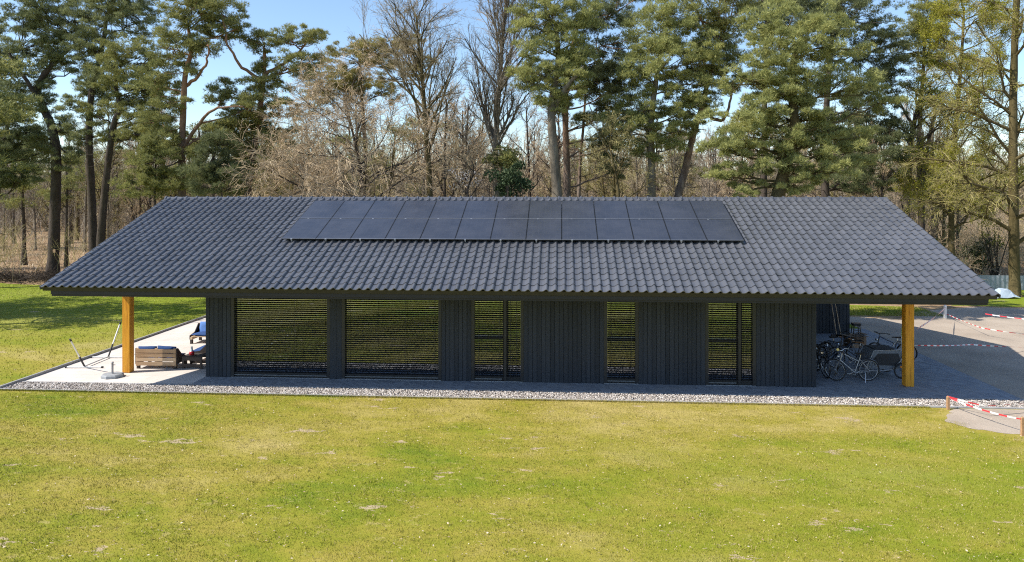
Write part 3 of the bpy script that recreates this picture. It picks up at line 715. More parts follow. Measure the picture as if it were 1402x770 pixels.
def make_bike(loc, rz, label, frame='bikeblack', steer=0.0, lean=0.0, rim='chrome', saddle='leather', fender='bikeblack', tyre='rubber', crate=False, step=False, bars='chrome', lamp=True):
    t = empty('bicycle', loc, label, 'bicycle', 'bicycles parked under the carport roof', rz); t.rotation_euler = (lean, 0, rz)
    R = .355; rear, front = -.56, .56; bb = (-.10, 0, .29)
    st = (-.26, 0, .78); hd_t = (.34, 0, .93); hd_b = (.40, 0, .70)
    f = MB()
    f.tube([bb, st], .016); f.tube([bb, hd_b], .019)
    f.tube([(-.21, 0, .66) if not step else (-.14, 0, .42), hd_t if not step else (.385, 0, .78)], .016); f.tube([hd_t, hd_b], .021)
    for e in (-.05, .05):
        f.tube([bb, (bb[0]-.1, e, bb[2]), (rear, e*1.2, R)], .009, 6); f.tube([(st[0]+.02, 0, st[2]-.05), (st[0]-.06, e, st[2]-.13), (rear, e*1.2, R)], .008, 6)
    part(f, 'frame', frame, t)
    c, s = math.cos(steer), math.sin(steer); ax = np.array([.40, 0, 0])
    def st_(pts): return [(ax[0] + (p_[0]-ax[0])*c - p_[1]*s, (p_[0]-ax[0])*s + p_[1]*c, p_[2]) for p_ in pts]
    fk = MB()
    for e in (-.05, .05): fk.tube(st_([(.41, e*.6, .69), (.47, e, .55), (front, e, R)]), .011, 6)
    fk.tube(st_([(.335, 0, .95), (.32, 0, 1.02)]), .013); part(fk, 'fork', frame, t)
    hb_ = part(MB().tube(st_([(.16, .29, 1.03), (.25, .30, 1.05), (.36, .20, 1.06), (.36, 0, 1.03), (.36, -.20, 1.06), (.25, -.30, 1.05), (.16, -.29, 1.03)]), .0125, 8), 'handlebar', bars, t)
    for e in (-.29, .29): part(MB().tube(st_([(.14, e, 1.025), (.26, e*1.03, 1.052)]), .018, 8), 'grip', saddle, hb_)
    sd = MB(); sd.add([(-.38, -.085, .93), (-.38, .085, .93), (-.22, .07, .925), (-.07, .02, .92), (-.07, -.02, .92), (-.22, -.07, .925), (-.38, -.07, .88), (-.38, .07, .88), (-.22, .05, .885), (-.08, .012, .895), (-.08, -.012, .895), (-.22, -.05, .885)],
        [(0,5,4,3,2,1), (6,7,8,9,10,11), (0,1,7,6), (1,2,8,7), (2,3,9,8), (3,4,10,9), (4,5,11,10), (5,0,6,11)]); part(sd, 'saddle', saddle, t)
    part(MB().tube([st, (-.285, 0, .90)], .013), 'seat_post', 'chrome', t)
    wheel_part(t, rear, R, tyre, rim)
    w = wheel_part(t, front, R, tyre, rim); p_ = st_([(front, 0, 0)])[0]; w.location = (p_[0], p_[1], R); w.rotation_euler = (0, 0, steer)
    def fend(cx_, a0, a1, fn):
        m = MB(); pts = arc(cx_, R, R+.022, a0, a1); V = []
        for p_ in pts:
            for e, dz in ((-.026, -.012), (0, 0), (.026, -.012)):
                rr = 1 + dz/(R+.02); V.append(fn([(cx_+(p_[0]-cx_)*rr, e, R+(p_[2]-R)*rr)])[0])
        for i in range(len(pts)-1):
            for k_ in range(2): m.add([V[i*3+k_], V[i*3+k_+1], V[(i+1)*3+k_+1], V[(i+1)*3+k_]], [(0,1,2,3)])
        part(m, 'mudguard', fender, t)
    fend(rear, 25, 205, lambda p_: p_); fend(front, -15, 125, st_)
    ck = MB(); ring = [(bb[0]+.09*math.cos(2*PI*i/20), -.05, bb[2]+.09*math.sin(2*PI*i/20)) for i in range(20)]
    ck.tube(ring, .006, 5, closed=True); ck.tube([(bb[0], -.06, bb[2]), (bb[0]+.15, -.075, bb[2]-.08)], .010, 6); ck.tube([(bb[0], .06, bb[2]), (bb[0]-.15, .075, bb[2]+.08)], .010, 6); ck.tube([(bb[0], -.08, bb[2]), (bb[0], .08, bb[2])], .02, 8)
    ck.box(bb[0]+.11, bb[0]+.19, -.17, -.08, bb[2]-.09, bb[2]-.07); ck.box(bb[0]-.19, bb[0]-.11, .08, .17, bb[2]+.07, bb[2]+.09); part(ck, 'crank', 'chrome', t)
    rk = MB()
    for e in (-.07, .07): rk.tube([(-.30, e, .74), (-.78, e, .74)], .007, 6); rk.tube([(rear-.02, e*.9, R+.02), (-.68, e, .74)], .006, 6)
    for x in (-.36, -.5, -.64, -.77): rk.tube([(x, -.07, .74), (x, .07, .74)], .006, 6)
    part(rk, 'carrier', 'bikeblack', t)
    ks = MB().tube([(rear+.14, .05, .30), (rear+.20, .20, .012)], .009, 6); part(ks, 'kickstand', 'chrome', t)
    if lamp:
        m = MB().lathe([(.02, -.04), (.045, 0), (.045, .025)], 12); m.v = [v @ roty(D2R(90)).T + np.array([.46, 0, .82]) for v in m.v]; m.v = [np.array(st_([tuple(q) for q in v])) for v in m.v]; part(m, 'headlight', 'chrome', t)
    if crate:
        m = MB()
        for z in (.78, .86, .94, 1.02):
            m.tube(st_([(.50, -.18, z), (.78, -.18, z), (.78, .18, z), (.50, .18, z), (.50, -.18, z)]), .010, 5)
        for x, y in ((.50, -.18), (.78, -.18), (.78, .18), (.50, .18), (.64, -.18), (.64, .18)): m.tube(st_([(x, y, .76), (x, y, 1.04)]), .010, 5)
        for y in (-.12, -.04, .04, .12): m.tube(st_([(.50, y, .77), (.78, y, .77)]), .009, 5)
        part(m, 'crate', 'bikeblack', t)
    return t
q = G(1191, 524)
make_bike((q[0]-.56, q[1]+.05, .016), D2R(180+8), 'silver framed bicycle nearest the camera with a white rimmed rear wheel', 'silver', steer=D2R(-52), lean=D2R(-4), rim='silver', fender='silver')
make_bike((8.70, 1.72, .016), D2R(-97), 'black bicycle standing front wheel first beside the house wall corner', 'bikeblack', steer=D2R(12), lean=D2R(7), crate=True, bars='bikeblack', rim='greymetal')
make_bike((9.15, 2.25, .016), D2R(-82), 'black step-through bicycle leaning between the wall-side bicycle and the silver one', 'bikeblue', steer=D2R(-22), lean=D2R(-5), step=True, bars='bikeblack', rim='greymetal')
make_bike((10.05, 2.6, .016), D2R(172), 'dark bicycle with a tan saddle standing right behind the silver one', 'bikeblack', steer=D2R(18), lean=D2R(4), saddle='tan', step=True, bars='bikeblack', rim='greymetal')
make_bike((10.0, 3.5, .016), D2R(8), 'dark blue bicycle with front crate at the back of the bicycle row', 'bikeblue', steer=D2R(-10), lean=D2R(-3), crate=True, bars='bikeblack', rim='greymetal')
# child trailer with a flag
t = empty('bicycle_trailer', (10.66, 1.72, .016), 'grey fabric child bicycle trailer with a small green flag beside the orange post', 'bicycle trailer', rz=D2R(4))
body = MB(); prof = [(-.72, .30), (.50, .28), (.62, .42), (.52, .74), (.42, .92), (-.40, .92), (-.60, .62)]
body.prism(prof, 'y', -.36, .36); part(body, 'body', 'greyfab', t)
for y0, y1 in ((-.368, -.361), (.361, .368)): part(MB().prism([(-.42, .42), (.40, .40), (.46, .52), (.36, .80), (-.30, .80), (-.46, .62)], 'y', y0, y1), 'window', 'darkfab', t)
part(MB().cbox(-.40, .30, -.34, .34, .921, .945, .010), 'canopy', 'darkfab', t)
fr = MB()
for y in (-.385, .385):
    fr.tube([(-.80, y, .26), (-.3, y, .23), (.15, y, .28), (.42, y, .55), (.62, y, .98), (.72, y, 1.06)], .020); fr.tube([(-.72, y, .30), (-.45, y, .90), (.45, y, .93)], .016)
fr.tube([(.72, -.385, 1.06), (.80, 0, 1.08), (.72, .385, 1.06)], .018); part(fr, 'tube_frame', 'silver', t)
for y in (-.46, .46):
    w = wheel_part(t, .42, .26, 'rubber', 'bikeblack'); w.location = (.42, y, .26)
m = MB(); m.cbox(.36, .50, -.50, -.485, .36, .42, .005); part(m, 'reflector', 'reflector', t)
pl = part(MB().tube([(.42, -.42, .9), (.44, -.43, 1.72)], .007, 6), 'flag_pole', 'whitemetal', t)
m = MB(); m.prism([(.435, 1.70), (.50, 1.62), (.52, 1.48), (.43, 1.40)], 'y', -.436, -.426); part(m, 'flag', 'flag', pl)
make_bike((11.75, 3.6, .016), D2R(176), 'black bicycle half hidden behind the child trailer and orange post', 'bikeblack', steer=D2R(25), lean=D2R(3), bars='bikeblack', rim='greymetal')
# two broom handles against the shed
for i, (u0, lab, mt) in enumerate(((1147, 'long pale broom handle leaning on the dark shed wall, the left one', 'stake'), (1153, 'long pale broom handle leaning on the dark shed wall, the right one', 'stake'))):
    q = PY(u0, 470, 8.2); 
    t = empty('broom', (q[0], 8.35, .016), lab, 'broom', 'brooms leaning on the shed wall')
    part(MB().tube([(0, 0, .10), (-.16-.05*i, .60, 2.45)], .017), 'handle', 'pallet', t)
    part(MB().cbox(-.22, .22, -.05, .05, .0, .10, .01), 'head', 'darkwood', t)
# cartons, firewood basket and a small stand by the shed
q = G(1176, 478); t = empty('cardboard_box', (q[0], q[1]+.4, .016), 'brown cardboard box with open flaps behind the bicycles', 'box', rz=.3)
m = MB(); m.box(-.32, .32, -.26, .26, 0, .45); part(m, 'carton', 'carton', t)
m = MB(); m.box(-.32, .32, -.40, -.262, .44, .452); m.box(-.45, -.322, -.26, .26, .44, .452); m.box(.322, .44, -.26, .26, .46, .472, rot=roty(-.1)); part(m, 'flap', 'carton', t)
q = G(1172, 459); t = empty('stool', (q[0], q[1], .020), 'small black stool on pale concrete by the shed corner', 'stool')
part(MB().cbox(-.17, .17, -.15, .15, .40, .50, .02), 'seat', 'bikeblack', t)
for x in (-.14, .14):
    for y in (-.12, .12): part(MB().tube([(x*.85, y*.85, .40), (x*1.15, y*1.15, 0)], .022, 6), 'leg', 'bikeblack', t)
part(MB().tube([(-.15, -.13, .2), (.15, -.13, .2)], .014, 6), 'rung', 'bikeblack', t)

# ------------------------------------------------------------------ barrier tape, stakes, fence, tarp on the right
def stake(name, u, v, h, label, mat='stake', w=.035, cat='stake'):
    q = G(u, v); m = MB(); m.cbox(-w, w, -w, w, -.2, h, .006); m.add([(-w+.006, -w+.006, h), (w-.006, -w+.006, h), (w-.006, w-.006, h), (-w+.006, w-.006, h), (0, 0, h+.03)], [(0,1,4), (1,2,4), (2,3,4), (3,0,4)])
    o = m.build(name, M[mat]); o.location = q; return tag(o, label, cat)
stake('wooden_stake', 1298, 561, .36, 'short wooden stake at the gravel edge holding red and white tape')
stake('wooden_stake', 1400, 597, .46, 'short wooden stake in the sand at the right picture edge')
stake('marker_post', 1294, 436, .62, 'pale square marker post on the drive behind the orange carport post', 'whitemetal', .055, 'post')
def tape(pts, label, sag=.05, w=.042, twist=1.2, seed=1):
    r = random.Random(seed); P3 = []; pts = [np.array(p_, float) for p_ in pts]
    for a_, b_ in zip(pts[:-1], pts[1:]):
        L = np.linalg.norm(b_-a_); n_ = max(6, int(L/.15))
        for i in range(n_): s_ = i/n_; P3.append(a_+(b_-a_)*s_ - np.array([0, 0, sag*4*s_*(1-s_)*L/4]))
    P3.append(pts[-1]); P3 = np.array(P3); P3[:, 2] = np.maximum(P3[:, 2], .05)
    run = np.concatenate([[0], np.cumsum(np.linalg.norm(np.diff(P3, axis=0), axis=1))])
    V = []
    for i, p_ in enumerate(P3):
        th = twist*math.sin(run[i]*.7+r.random()*.2+seed); e = np.array([0.15*math.sin(th), math.sin(th)*.9, math.cos(th)]); e /= np.linalg.norm(e)
        V += [p_-e*w/2, p_+e*w/2]
    V = np.array(V); off = np.array([.0, .0015, .0])
    n_ = len(P3); allV = np.concatenate([V-off, V+off]); F = [(2*i, 2*i+1, 2*i+3, 2*i+2) for i in range(n_-1)] + [(2*n_+2*i+2, 2*n_+2*i+3, 2*n_+2*i+1, 2*n_+2*i) for i in range(n_-1)]
    F += [(2*i, 2*i+2, 2*n_+2*i+2, 2*n_+2*i) for i in range(n_-1)] + [(2*i+3, 2*i+1, 2*n_+2*i+1, 2*n_+2*i+3) for i in range(n_-1)]
    o = MB().add(allV, F).build('barrier_tape', M['tape']); at = o.data.attributes.new('run', 'FLOAT', 'POINT')
    rr = np.repeat(run, 2); at.data.foreach_set('value', np.concatenate([rr, rr]).astype(np.float32))
    return tag(o, label, 'barrier tape', 'red and white barrier tapes')
s1 = G(1298, 561); s2 = G(1400, 597); mp_ = G(1294, 436); op = np.array([11.02, .40, 0])
tape([s1+(0.04, -.04, .33), s2+(-.04, 0, .42)], 'red and white tape sagging between the two short wooden stakes', .10, seed=2)
tape([s1+(0, .04, .36), G(1348, 556, .3), (17.0, -.9, .30), (24, 1.5, .5)], 'red and white tape running right along the top of the pebble strip', .04, seed=3)
tape([op+(0, 0, 1.72), mp_+(0, -.09, .55)], 'red and white tape climbing from the orange post to the pale marker post', .02, w=.06, seed=4)
tape([op+(.02, .1, 1.28), PY(1330, 472, 4.2), PY(1420, 476, 6.5)], 'shaded red and white tape running right from the orange post at waist height', .02, seed=5)
tape([mp_+(.09, 0, .20), G(1345, 449.5, .35), G(1402, 458, .40), G(1450, 462, .45)], 'sunlit red and white tape across the sandy drive from the marker post', .02, seed=6)
tape([G(1349, 430, .8), G(1402, 437, .72), G(1480, 445, .7)], 'red and white tape nearest the big tree at the far edge of the drive', .03, w=.06, seed=7)
# metal sheet fence
a = G(1330, 397); b = G(1480, 397)
t = empty('sheet_fence', a, 'low blue grey corrugated metal fence behind the big tree at the right', 'fence')
L = b[0]-a[0]; n_ = int(L/.06); V = []
for i in range(n_+1):
    for z in (.02, .92):
        for y in (0, .012): V.append((i*.06, y+.02*math.sin(i*1.3), z))
F = []
for i in range(n_): c_ = i*4; F += [(c_, c_+4, c_+6, c_+2), (c_+1, c_+3, c_+7, c_+5), (c_+2, c_+6, c_+7, c_+3)]
part(MB().add(V, F), 'metal_sheet', 'hoard', t)
for i in range(5): part(MB().cbox(i*L/4-.03, i*L/4+.03, .03, .09, -.2, 1.0, .005), 'post', 'greymetal', t)
q = G(1372, 408); r = random.Random(4); V = []; n_ = 9
for j in range(n_):
    for i in range(n_): V.append(((i/8-.5)*1.5, (j/8-.5)*1.0, max(0, .52*(1-((i-4)/4.2)**2)*(1-((j-4)/4.2)**2))+r.uniform(0, .10)))
m = MB().add(V, [(j*n_+i, j*n_+i+1, (j+1)*n_+i+1, (j+1)*n_+i) for j in range(n_-1) for i in range(n_-1)]); o = m.build('tarp_heap', M['tarp']); o.location = q
tag(o, 'crumpled pale blue tarpaulin heap at the foot of the big tree', 'tarpaulin')

# ------------------------------------------------------------------ trees
def frusta(mb, p0, p1, r0, r1, n=3):
    """many separate tapered twigs at once"""
    N = len(p0)
    if N == 0: return
    t = p1-p0; t = t/(np.linalg.norm(t, axis=1)[:, None]+1e-9)
    ref = np.where(np.abs(t[:, 2:3]) < .9, np.array([[0, 0, 1.0]]), np.array([[1.0, 0, 0]]))
    u = np.cross(t, ref); u /= np.linalg.norm(u, axis=1)[:, None]; w = np.cross(t, u)
    a = np.arange(n)*2*PI/n
    e = np.cos(a)[None, :, None]*u[:, None, :] + np.sin(a)[None, :, None]*w[:, None, :]
    V = np.concatenate([p0[:, None]+e*r0[:, None, None], p1[:, None]+e*r1[:, None, None]], 1).reshape(-1, 3)
    q = np.array([(k, (k+1) % n, n+(k+1) % n, n+k) for k in range(n)])
    mb.add(V, (q[None]+(np.arange(N)*2*n)[:, None, None]).reshape(-1, 4), smooth=n > 4)
def unit(a): return a/(np.linalg.norm(a, axis=-1, keepdims=True)+1e-9)
def smooth_line(pts, k=5):
    pts = np.asarray(pts, float); n = len(pts)
    if n < 3: return np.array([pts[0]+(pts[-1]-pts[0])*i/k for i in range(k+1)])
    out = []
    for i in range(n-1):
        p0, p1, p2, p3 = pts[max(i-1, 0)], pts[i], pts[i+1], pts[min(i+2, n-1)]
        for j in range(k):
            t = j/k; out.append(.5*((2*p1)+(-p0+p2)*t+(2*p0-5*p1+4*p2-p3)*t*t+(-p0+3*p1-3*p2+p3)*t**3))
    out.append(pts[-1]); return np.array(out)
def needles(pads, rad, per, L=.17, W=.026, flat=.55, k=7, upward=.55):
    """pads: centres; every pad holds tufts of needles pointing up and out"""
    n = len(pads); N = n*per
    c = np.repeat(pads, per, 0); R = np.repeat(rad, per)
    q = unit(rng.normal(size=(N, 3)))*(rng.random(N)**.45)[:, None]
    q[:, 2] = np.abs(q[:, 2])*flat*np.where(rng.random(N) < .8, 1, -.6)
    p = c + q*R[:, None]
    ax = unit(q*.9 + np.array([0, 0, upward]) + rng.normal(size=(N, 3))*.35)
    p = np.repeat(p, k, 0); ax = np.repeat(ax, k, 0); M_ = N*k
    dr = unit(ax + rng.normal(size=(M_, 3))*.55); l = L*rng.uniform(.6, 1.25, M_)
    sd = unit(np.cross(dr, rng.normal(size=(M_, 3))))*(W*rng.uniform(.6, 1.2, M_)/2)[:, None]
    tip = p+dr*l[:, None]; b = p+dr*(l*.15)[:, None]
    V = np.stack([b-sd, b+sd, tip], 1).reshape(-1, 3)
    return V, np.arange(3*M_).reshape(-1, 3)
def in_ellipsoid(c, r, n, shell=.4):
    q = unit(rng.normal(size=(n, 3)))*(rng.random(n)**shell)[:, None]
    return c + q*np.array(r)
def trunk_mesh(mb, line, r0, r1, n=10, flare=1.35):
    m = len(line); s = np.linspace(0, 1, m)
    r = r0+(r1-r0)*s**.8; r[0] *= flare
    if m > 2: r[1] *= 1+(flare-1)*.35
    r = r*(1+.05*np.sin(np.arange(m)*2.3)); mb.tube(line, r, n)
def limb(mb, a, b, r0, r1, sag=.12, n=6, segs=7):
    L = np.linalg.norm(b-a); t = np.linspace(0, 1, segs)[:, None]
    mid = (a+b)/2 + np.array([rnd.uniform(-.1, .1), rnd.uniform(-.1, .1), -sag])*L
    pts = (1-t)**2*a + 2*t*(1-t)*mid + t*t*b; pts[1:-1] += rng.normal(size=(segs-2, 3))*.03*L**.5
    mb.tube(pts, np.linspace(r0, r1, segs), n, cap=False); return pts
TREES = 'big trees standing at the wood edge behind the house'
def pine(label, trunk, d, r0, blobs, mat='needle', bark='bark_pine', dens=1.0, ground=True, name='pine_tree', cat='tree', r1=None, padr=(.24, .56), per=58, L=.20, dead=8, group=TREES, forks=()):
    line = [P(u, v, d+.25*math.sin(i*1.7)) for i, (u, v) in enumerate(trunk)]
    base = line[0].copy()
    if base[2] > .4:
        dx = (line[0]-line[1])[:2]/max(.5, (line[1]-line[0])[2])*min(1.5, base[2]*.3); base[:2] += dx*.5
    base[2] = 0
    if line[0][2] > .4: line = [base]+line
    else: line[0][2] = 0
    o = base.copy(); line = smooth_line([p-o for p in line], 5); line[0][2] = -.15
    t = empty(name, o, label, cat, group)
    tm = MB(); trunk_mesh(tm, line, r0, r1 or r0*.32)
    px = d/FPX; pads = []; rads = []
    mr = float(np.mean([b_[2] for b_ in blobs])); ul = trunk[int(len(trunk)*.55):]
    blobs = list(blobs)+[(u_+rnd.uniform(-.4, .4)*mr, v_-6, mr*.62, mr*.42) for u_, v_ in ul]
    tz = line[:, 2]; fl = [line]
    for fk in forks:
        fp = smooth_line([P(u_, v_, d+dd_)-o for u_, v_, dd_ in fk], 5); fp[1:] += np.cumsum(rng.normal(size=(len(fp)-1, 3))*.045, axis=0); fp[0] = line[int(np.argmin(np.linalg.norm(line-fp[0], axis=1)))]
        tm.tube(fp, np.linspace(r0*.42, r0*.14, len(fp)), 8); fl.append(fp)
    for bl in blobs:
        u, v, ru, rv = bl[:4]; dd = bl[4] if len(bl) > 4 else rnd.uniform(-.35, .35)*ru*px
        c = P(u, v, d)+np.array([0, dd, 0])-o; rx, rz = ru*px*1.32, rv*px*1.68; ry = rx*.95
        n = max(10, int(dens*(rx*rz*8.5+rx*ry*3.6)))
        ps = in_ellipsoid(c, (rx, ry, rz), n); rr = rng.uniform(*padr, n)*min(1.0, .55+rz*.35)
        pads.append(ps); rads.append(rr)
        # limb from the trunk to the blob, then branches to its pads
        best = None
        for q_, ln in enumerate(fl):
            hd = np.linalg.norm(ln[:, :2]-c[:2], axis=1); sc_ = np.abs(ln[:, 2]-(c[2]-.35*hd))+.35*hd
            if q_ == 0: sc_[:len(ln)//3] += 9
            i0 = int(np.argmin(sc_))
            if best is None or sc_[i0] < best[0]: best = (sc_[i0], ln[i0], i0/len(ln))
        A = best[1]; lr = max(.045, r0*.26*(1-.5*best[2]))
        lp = limb(tm, A, c, lr, .03, sag=rnd.uniform(-.02, .14))
        sel = rng.permutation(n)[:max(3, int(n*.30))]
        for i in sel:
            a = lp[rnd.randint(3, 6)]; limb(tm, a, ps[i], .032, .012, sag=.08, n=4, segs=4)
    for i in range(dead):
        s = rnd.uniform(.25, .75); a = line[int(s*(len(line)-1))]; an = rnd.uniform(0, 2*PI); Ld = rnd.uniform(.5, 1.8)
        limb(tm, a, a+np.array([math.cos(an)*Ld, math.sin(an)*Ld, rnd.uniform(-.3, .5)]), .03, .008, n=4, segs=4)
    tm.build('trunk', M[bark], t)
    cm = MB(); cm.add(*needles(np.concatenate(pads), np.concatenate(rads), per, L=L, flat=.70, upward=.75)); cm.build('crown', M[mat], t)
    return t
# bare trees grow level by level
def grow(p, d, L, r, levels, up=.05, jit=.16, K=4, keep=None):
    """levels: list of (children, length ratio, spread, up). returns [(p0,p1,r0,r1) per level], and twig tips"""
    out = []; tips = []
    for li in range(len(levels)+1):
        n = len(p); P0 = p.copy(); dd = d.copy(); pos = [p]; rads = [r]
        lastl = li == len(levels)
        for k in range(K):
            u_ = levels[min(li, len(levels)-1)][3]
            dd = unit(dd + np.array([0, 0, u_]) + rng.normal(size=(n, 3))*jit)
            pos.append(pos[-1]+dd*(L/K)[:, None]); rads.append(np.maximum(r*(1-(k+1)/K*(.62 if not lastl else .75)), .0045))
        pos = np.stack(pos, 1); rads = np.stack(rads, 1)
        out.append((pos[:, :-1].reshape(-1, 3), pos[:, 1:].reshape(-1, 3), rads[:, :-1].ravel(), rads[:, 1:].ravel()))
        if lastl: tips = pos[:, 1:].reshape(-1, 3); break
        m, ratio, spread, _ = levels[li]
        t = np.clip((np.arange(m)[None]+rng.random((n, m)))/m*.82+.18, 0, .999); seg = (t*K).astype(int); f = (t*K-seg)[..., None]
        ii = np.arange(n)[:, None]
        cp = pos[ii, seg]*(1-f)+pos[ii, seg+1]*f; cr = rads[ii, seg]*(1-f[..., 0])+rads[ii, seg+1]*f[..., 0]
        pd = unit(pos[ii, seg+1]-pos[ii, seg])
        side = unit(np.cross(pd, rng.normal(size=(n, m, 3)))); s_ = spread*rng.uniform(.7, 1.3, (n, m, 1))
        nd = unit(pd*np.cos(s_)+side*np.sin(s_))
        p = cp.reshape(-1, 3); d = nd.reshape(-1, 3); r = np.maximum(cr.reshape(-1)*.58, .006)
        L = (np.repeat(L, m)*ratio*(1.15-.55*t.ravel())*rng.uniform(.75, 1.25, n*m))
    return out, tips
def bare(label, trunk, d, r0, levels, bark='bark_grey', twig='twig_brown', name='bare_tree', top=.25, n1=14, L1=4.0, sp1=.7, t0=.3, extra=None, leaf=None, leafn=1, leafs=.05, group=TREES, cat='tree', twr=1.0, bias=(0, 0, 0), o=None, line=None, r1=None):
    if line is None:
        line = [P(u, v, d+.2*math.sin(i*1.9)) for i, (u, v) in enumerate(trunk)]
        if line[0][2] > .4: b = line[0].copy(); b[2] = 0; line = [b]+line
        o = line[0].copy(); o[2] = 0; line = [p-o for p in line]
    line = smooth_line(line, 5); line[0][2] = -.15
    t = empty(name, o, label, cat, group)
    tm = MB(); trunk_mesh(tm, line, r0, r1 or r0*top)
    # first branches leave the trunk
    s = t0+(1-t0)*(np.arange(n1)+rng.random(n1))/n1; idx = np.minimum((s*(len(line)-1)).astype(int), len(line)-2)
    p = line[idx]; td = unit(line[idx+1]-line[idx]); an = np.arange(n1)*2.4+rng.uniform(0, 1, n1)
    hd = np.stack([np.cos(an), np.sin(an), np.zeros(n1)], 1)+np.array(bias)
    dr = unit(td*np.cos(sp1)+hd*np.sin(sp1)); L = L1*(1.2-.65*s)*rng.uniform(.8, 1.2, n1); rr = r0*(.42-.25*s)
    if extra:
        for (u0, v0, u1, v1, dz, er) in extra:
            a = P(u0, v0, d)-o; b = P(u1, v1, d)-o+np.array([0, dz, 0]); l_ = np.linalg.norm(b-a)
            p = np.vstack([p, a]); dr = np.vstack([dr, (b-a)/l_]); L = np.append(L, l_); rr = np.append(rr, er)
    segs, tips = grow(p, dr, L, rr, levels)
    tw = MB()
    for li, (a, b, ra, rb) in enumerate(segs):
        big = li < 1; k = 6 if li == 0 else 4 if li == 1 else 3
        frusta(tm if li < 2 else tw, a, b, ra*(1 if li < 2 else twr), rb*(1 if li < 2 else twr), k)
    tm.build('trunk', M[bark], t); c = tw.build('crown', M[twig], t)
    if leaf:
        n = len(tips)*leafn; q = np.repeat(tips, leafn, 0)+rng.normal(size=(n, 3))*.10
        a = unit(rng.normal(size=(n, 3))); b = unit(np.cross(a, rng.normal(size=(n, 3)))); sz = leafs*rng.uniform(.5, 1.3, n)[:, None]
        V = np.stack([q-a*sz*.45, q+b*sz*.5, q+a*sz*.45, q-b*sz*.5], 1).reshape(-1, 3)
        MB().add(V, np.arange(4*n).reshape(-1, 4)).build('leaves', M[leaf], t)
    return t

# ---- pines at the left
A = pine('crooked pine with a thick dark trunk at the edge of the left lawn', [(72,374),(75,300),(77,215),(71,175),(60,150),(52,124),(58,106),(70,90),(78,76)], 53, .43,
     [(28,62,42,30),(70,42,34,24),(18,108,28,18),(95,18,28,16),(-8,70,25,40),(45,15,30,16),(62,192,22,14),(95,175,20,10),(30,-30,50,22),(100,95,18,10),(40,140,20,12),(85,225,18,9),(50,235,20,10),(35,205,22,14),(100,215,16,8)], 'needle_blue', 'bark_dark', forks=[[(60,150,0),(40,118,-1),(25,95,-1.5),(10,75,-2)],[(70,92,0),(85,72,1),(100,55,1.5)]])
q = PY(75, 344, A.location.y-.36)-np.array(A.location); m = MB(); m.cbox(-.10, .10, -.03, .03, -.11, .11, .01, at=(q[0], q[1]-.05, q[2])); part(m, 'nest_board', 'pallet', A, 'small pale board nailed to the trunk')
pine('straight pine with a plain trunk rising beside the left roof slope', [(128,345),(125,260),(122,190),(125,130),(134,90),(142,55),(146,20)], 52, .36,
     [(150,22,46,24),(195,30,32,15),(140,72,26,22),(122,112,22,12),(170,-10,40,18),(110,60,20,14),(112,150,22,12),(135,185,18,9),(108,190,16,9),(140,120,26,12)], 'needle_blue', 'bark_dark')
pine('leaning pine forming a narrow V with the straight pine', [(137,340),(146,240),(156,170),(164,150),(159,120),(157,85)], 50, .32,
     [(168,88,34,22),(190,120,28,16),(130,158,20,10),(200,80,22,15),(165,140,20,8),(215,150,24,12),(190,165,26,14),(180,190,24,12),(215,175,22,10),(150,190,16,8),(205,120,22,14),(225,120,22,14)], 'needle', 'bark_dark')
pine('low dark pine cut by the left picture edge', [(-8,385),(-4,270),(6,200),(14,150)], 47, .30,
     [(18,185,32,24),(4,142,24,18),(44,212,18,12),(-20,200,25,40),(15,235,20,10),(30,250,18,10),(0,215,24,20),(45,180,22,12),(-5,255,20,14)], 'needle_dark', 'bark_dark')
pine('forked pine with an arching right limb above the left roof end', [(249,285),(249,215),(251,150),(254,100),(262,70),(258,40)], 44, .29,
     [(255,28,30,24),(292,14,26,15),(232,66,28,20),(214,110,24,18),(285,58,22,14),(322,40,16,9),(338,148,24,11),(326,152,20,8),(300,138,16,8),(262,0,30,14),(230,140,24,12),(205,165,22,14),(290,185,20,10),(235,185,18,9),(310,175,20,10),(225,195,20,12)], 'needle', 'bark_pine', forks=[[(250,205,0),(272,170,-.5),(300,155,-1),(335,152,-1.2)],[(249,200,0),(238,185,.8),(222,168,1.2)],[(252,120,0),(268,104,-.6),(284,84,-1),(288,60,-1)]])
pine('slanting pine whose flat tiered crown reaches out to the right', [(338,285),(344,230),(354,165),(360,118),(362,98),(362,66)], 45, .28,
     [(312,22,26,14),(402,58,28,12),(428,46,16,8),(398,96,32,13),(358,130,32,14),(318,128,22,12),(388,150,26,11),(344,172,28,14),(326,198,26,12),(372,182,24,10),(365,60,22,9),(425,85,16,8),(300,45,18,8),(345,205,26,12),(380,205,22,12),(330,165,24,12),(360,225,24,10),(310,215,20,10)], 'needle', 'bark_pine', forks=[[(360,108,0),(335,92,-.6),(318,62,-1),(312,30,-1)],[(361,105,0),(385,90,.6),(410,70,1),(432,45,1.2)]])
pine('young bushy pine below the forked pine by the left roof end', [(212,300),(212,250),(214,210)], 43, .12,
     [(212,222,26,14),(205,250,30,16),(238,246,20,14),(190,235,18,12),(225,200,20,10),(180,255,20,14),(255,215,16,10)], 'needle', 'bark_dark', name='young_pine', dead=2)
pine('young dark pine between the forked pine and the slanting pine', [(292,300),(292,250),(293,205)], 42, .11,
     [(292,215,22,12),(280,240,24,14),(308,250,22,14),(325,235,16,12),(318,225,20,12),(300,195,18,10),(335,250,20,12),(275,255,18,10)], 'needle_dark', 'bark_dark', name='young_pine', dead=2)
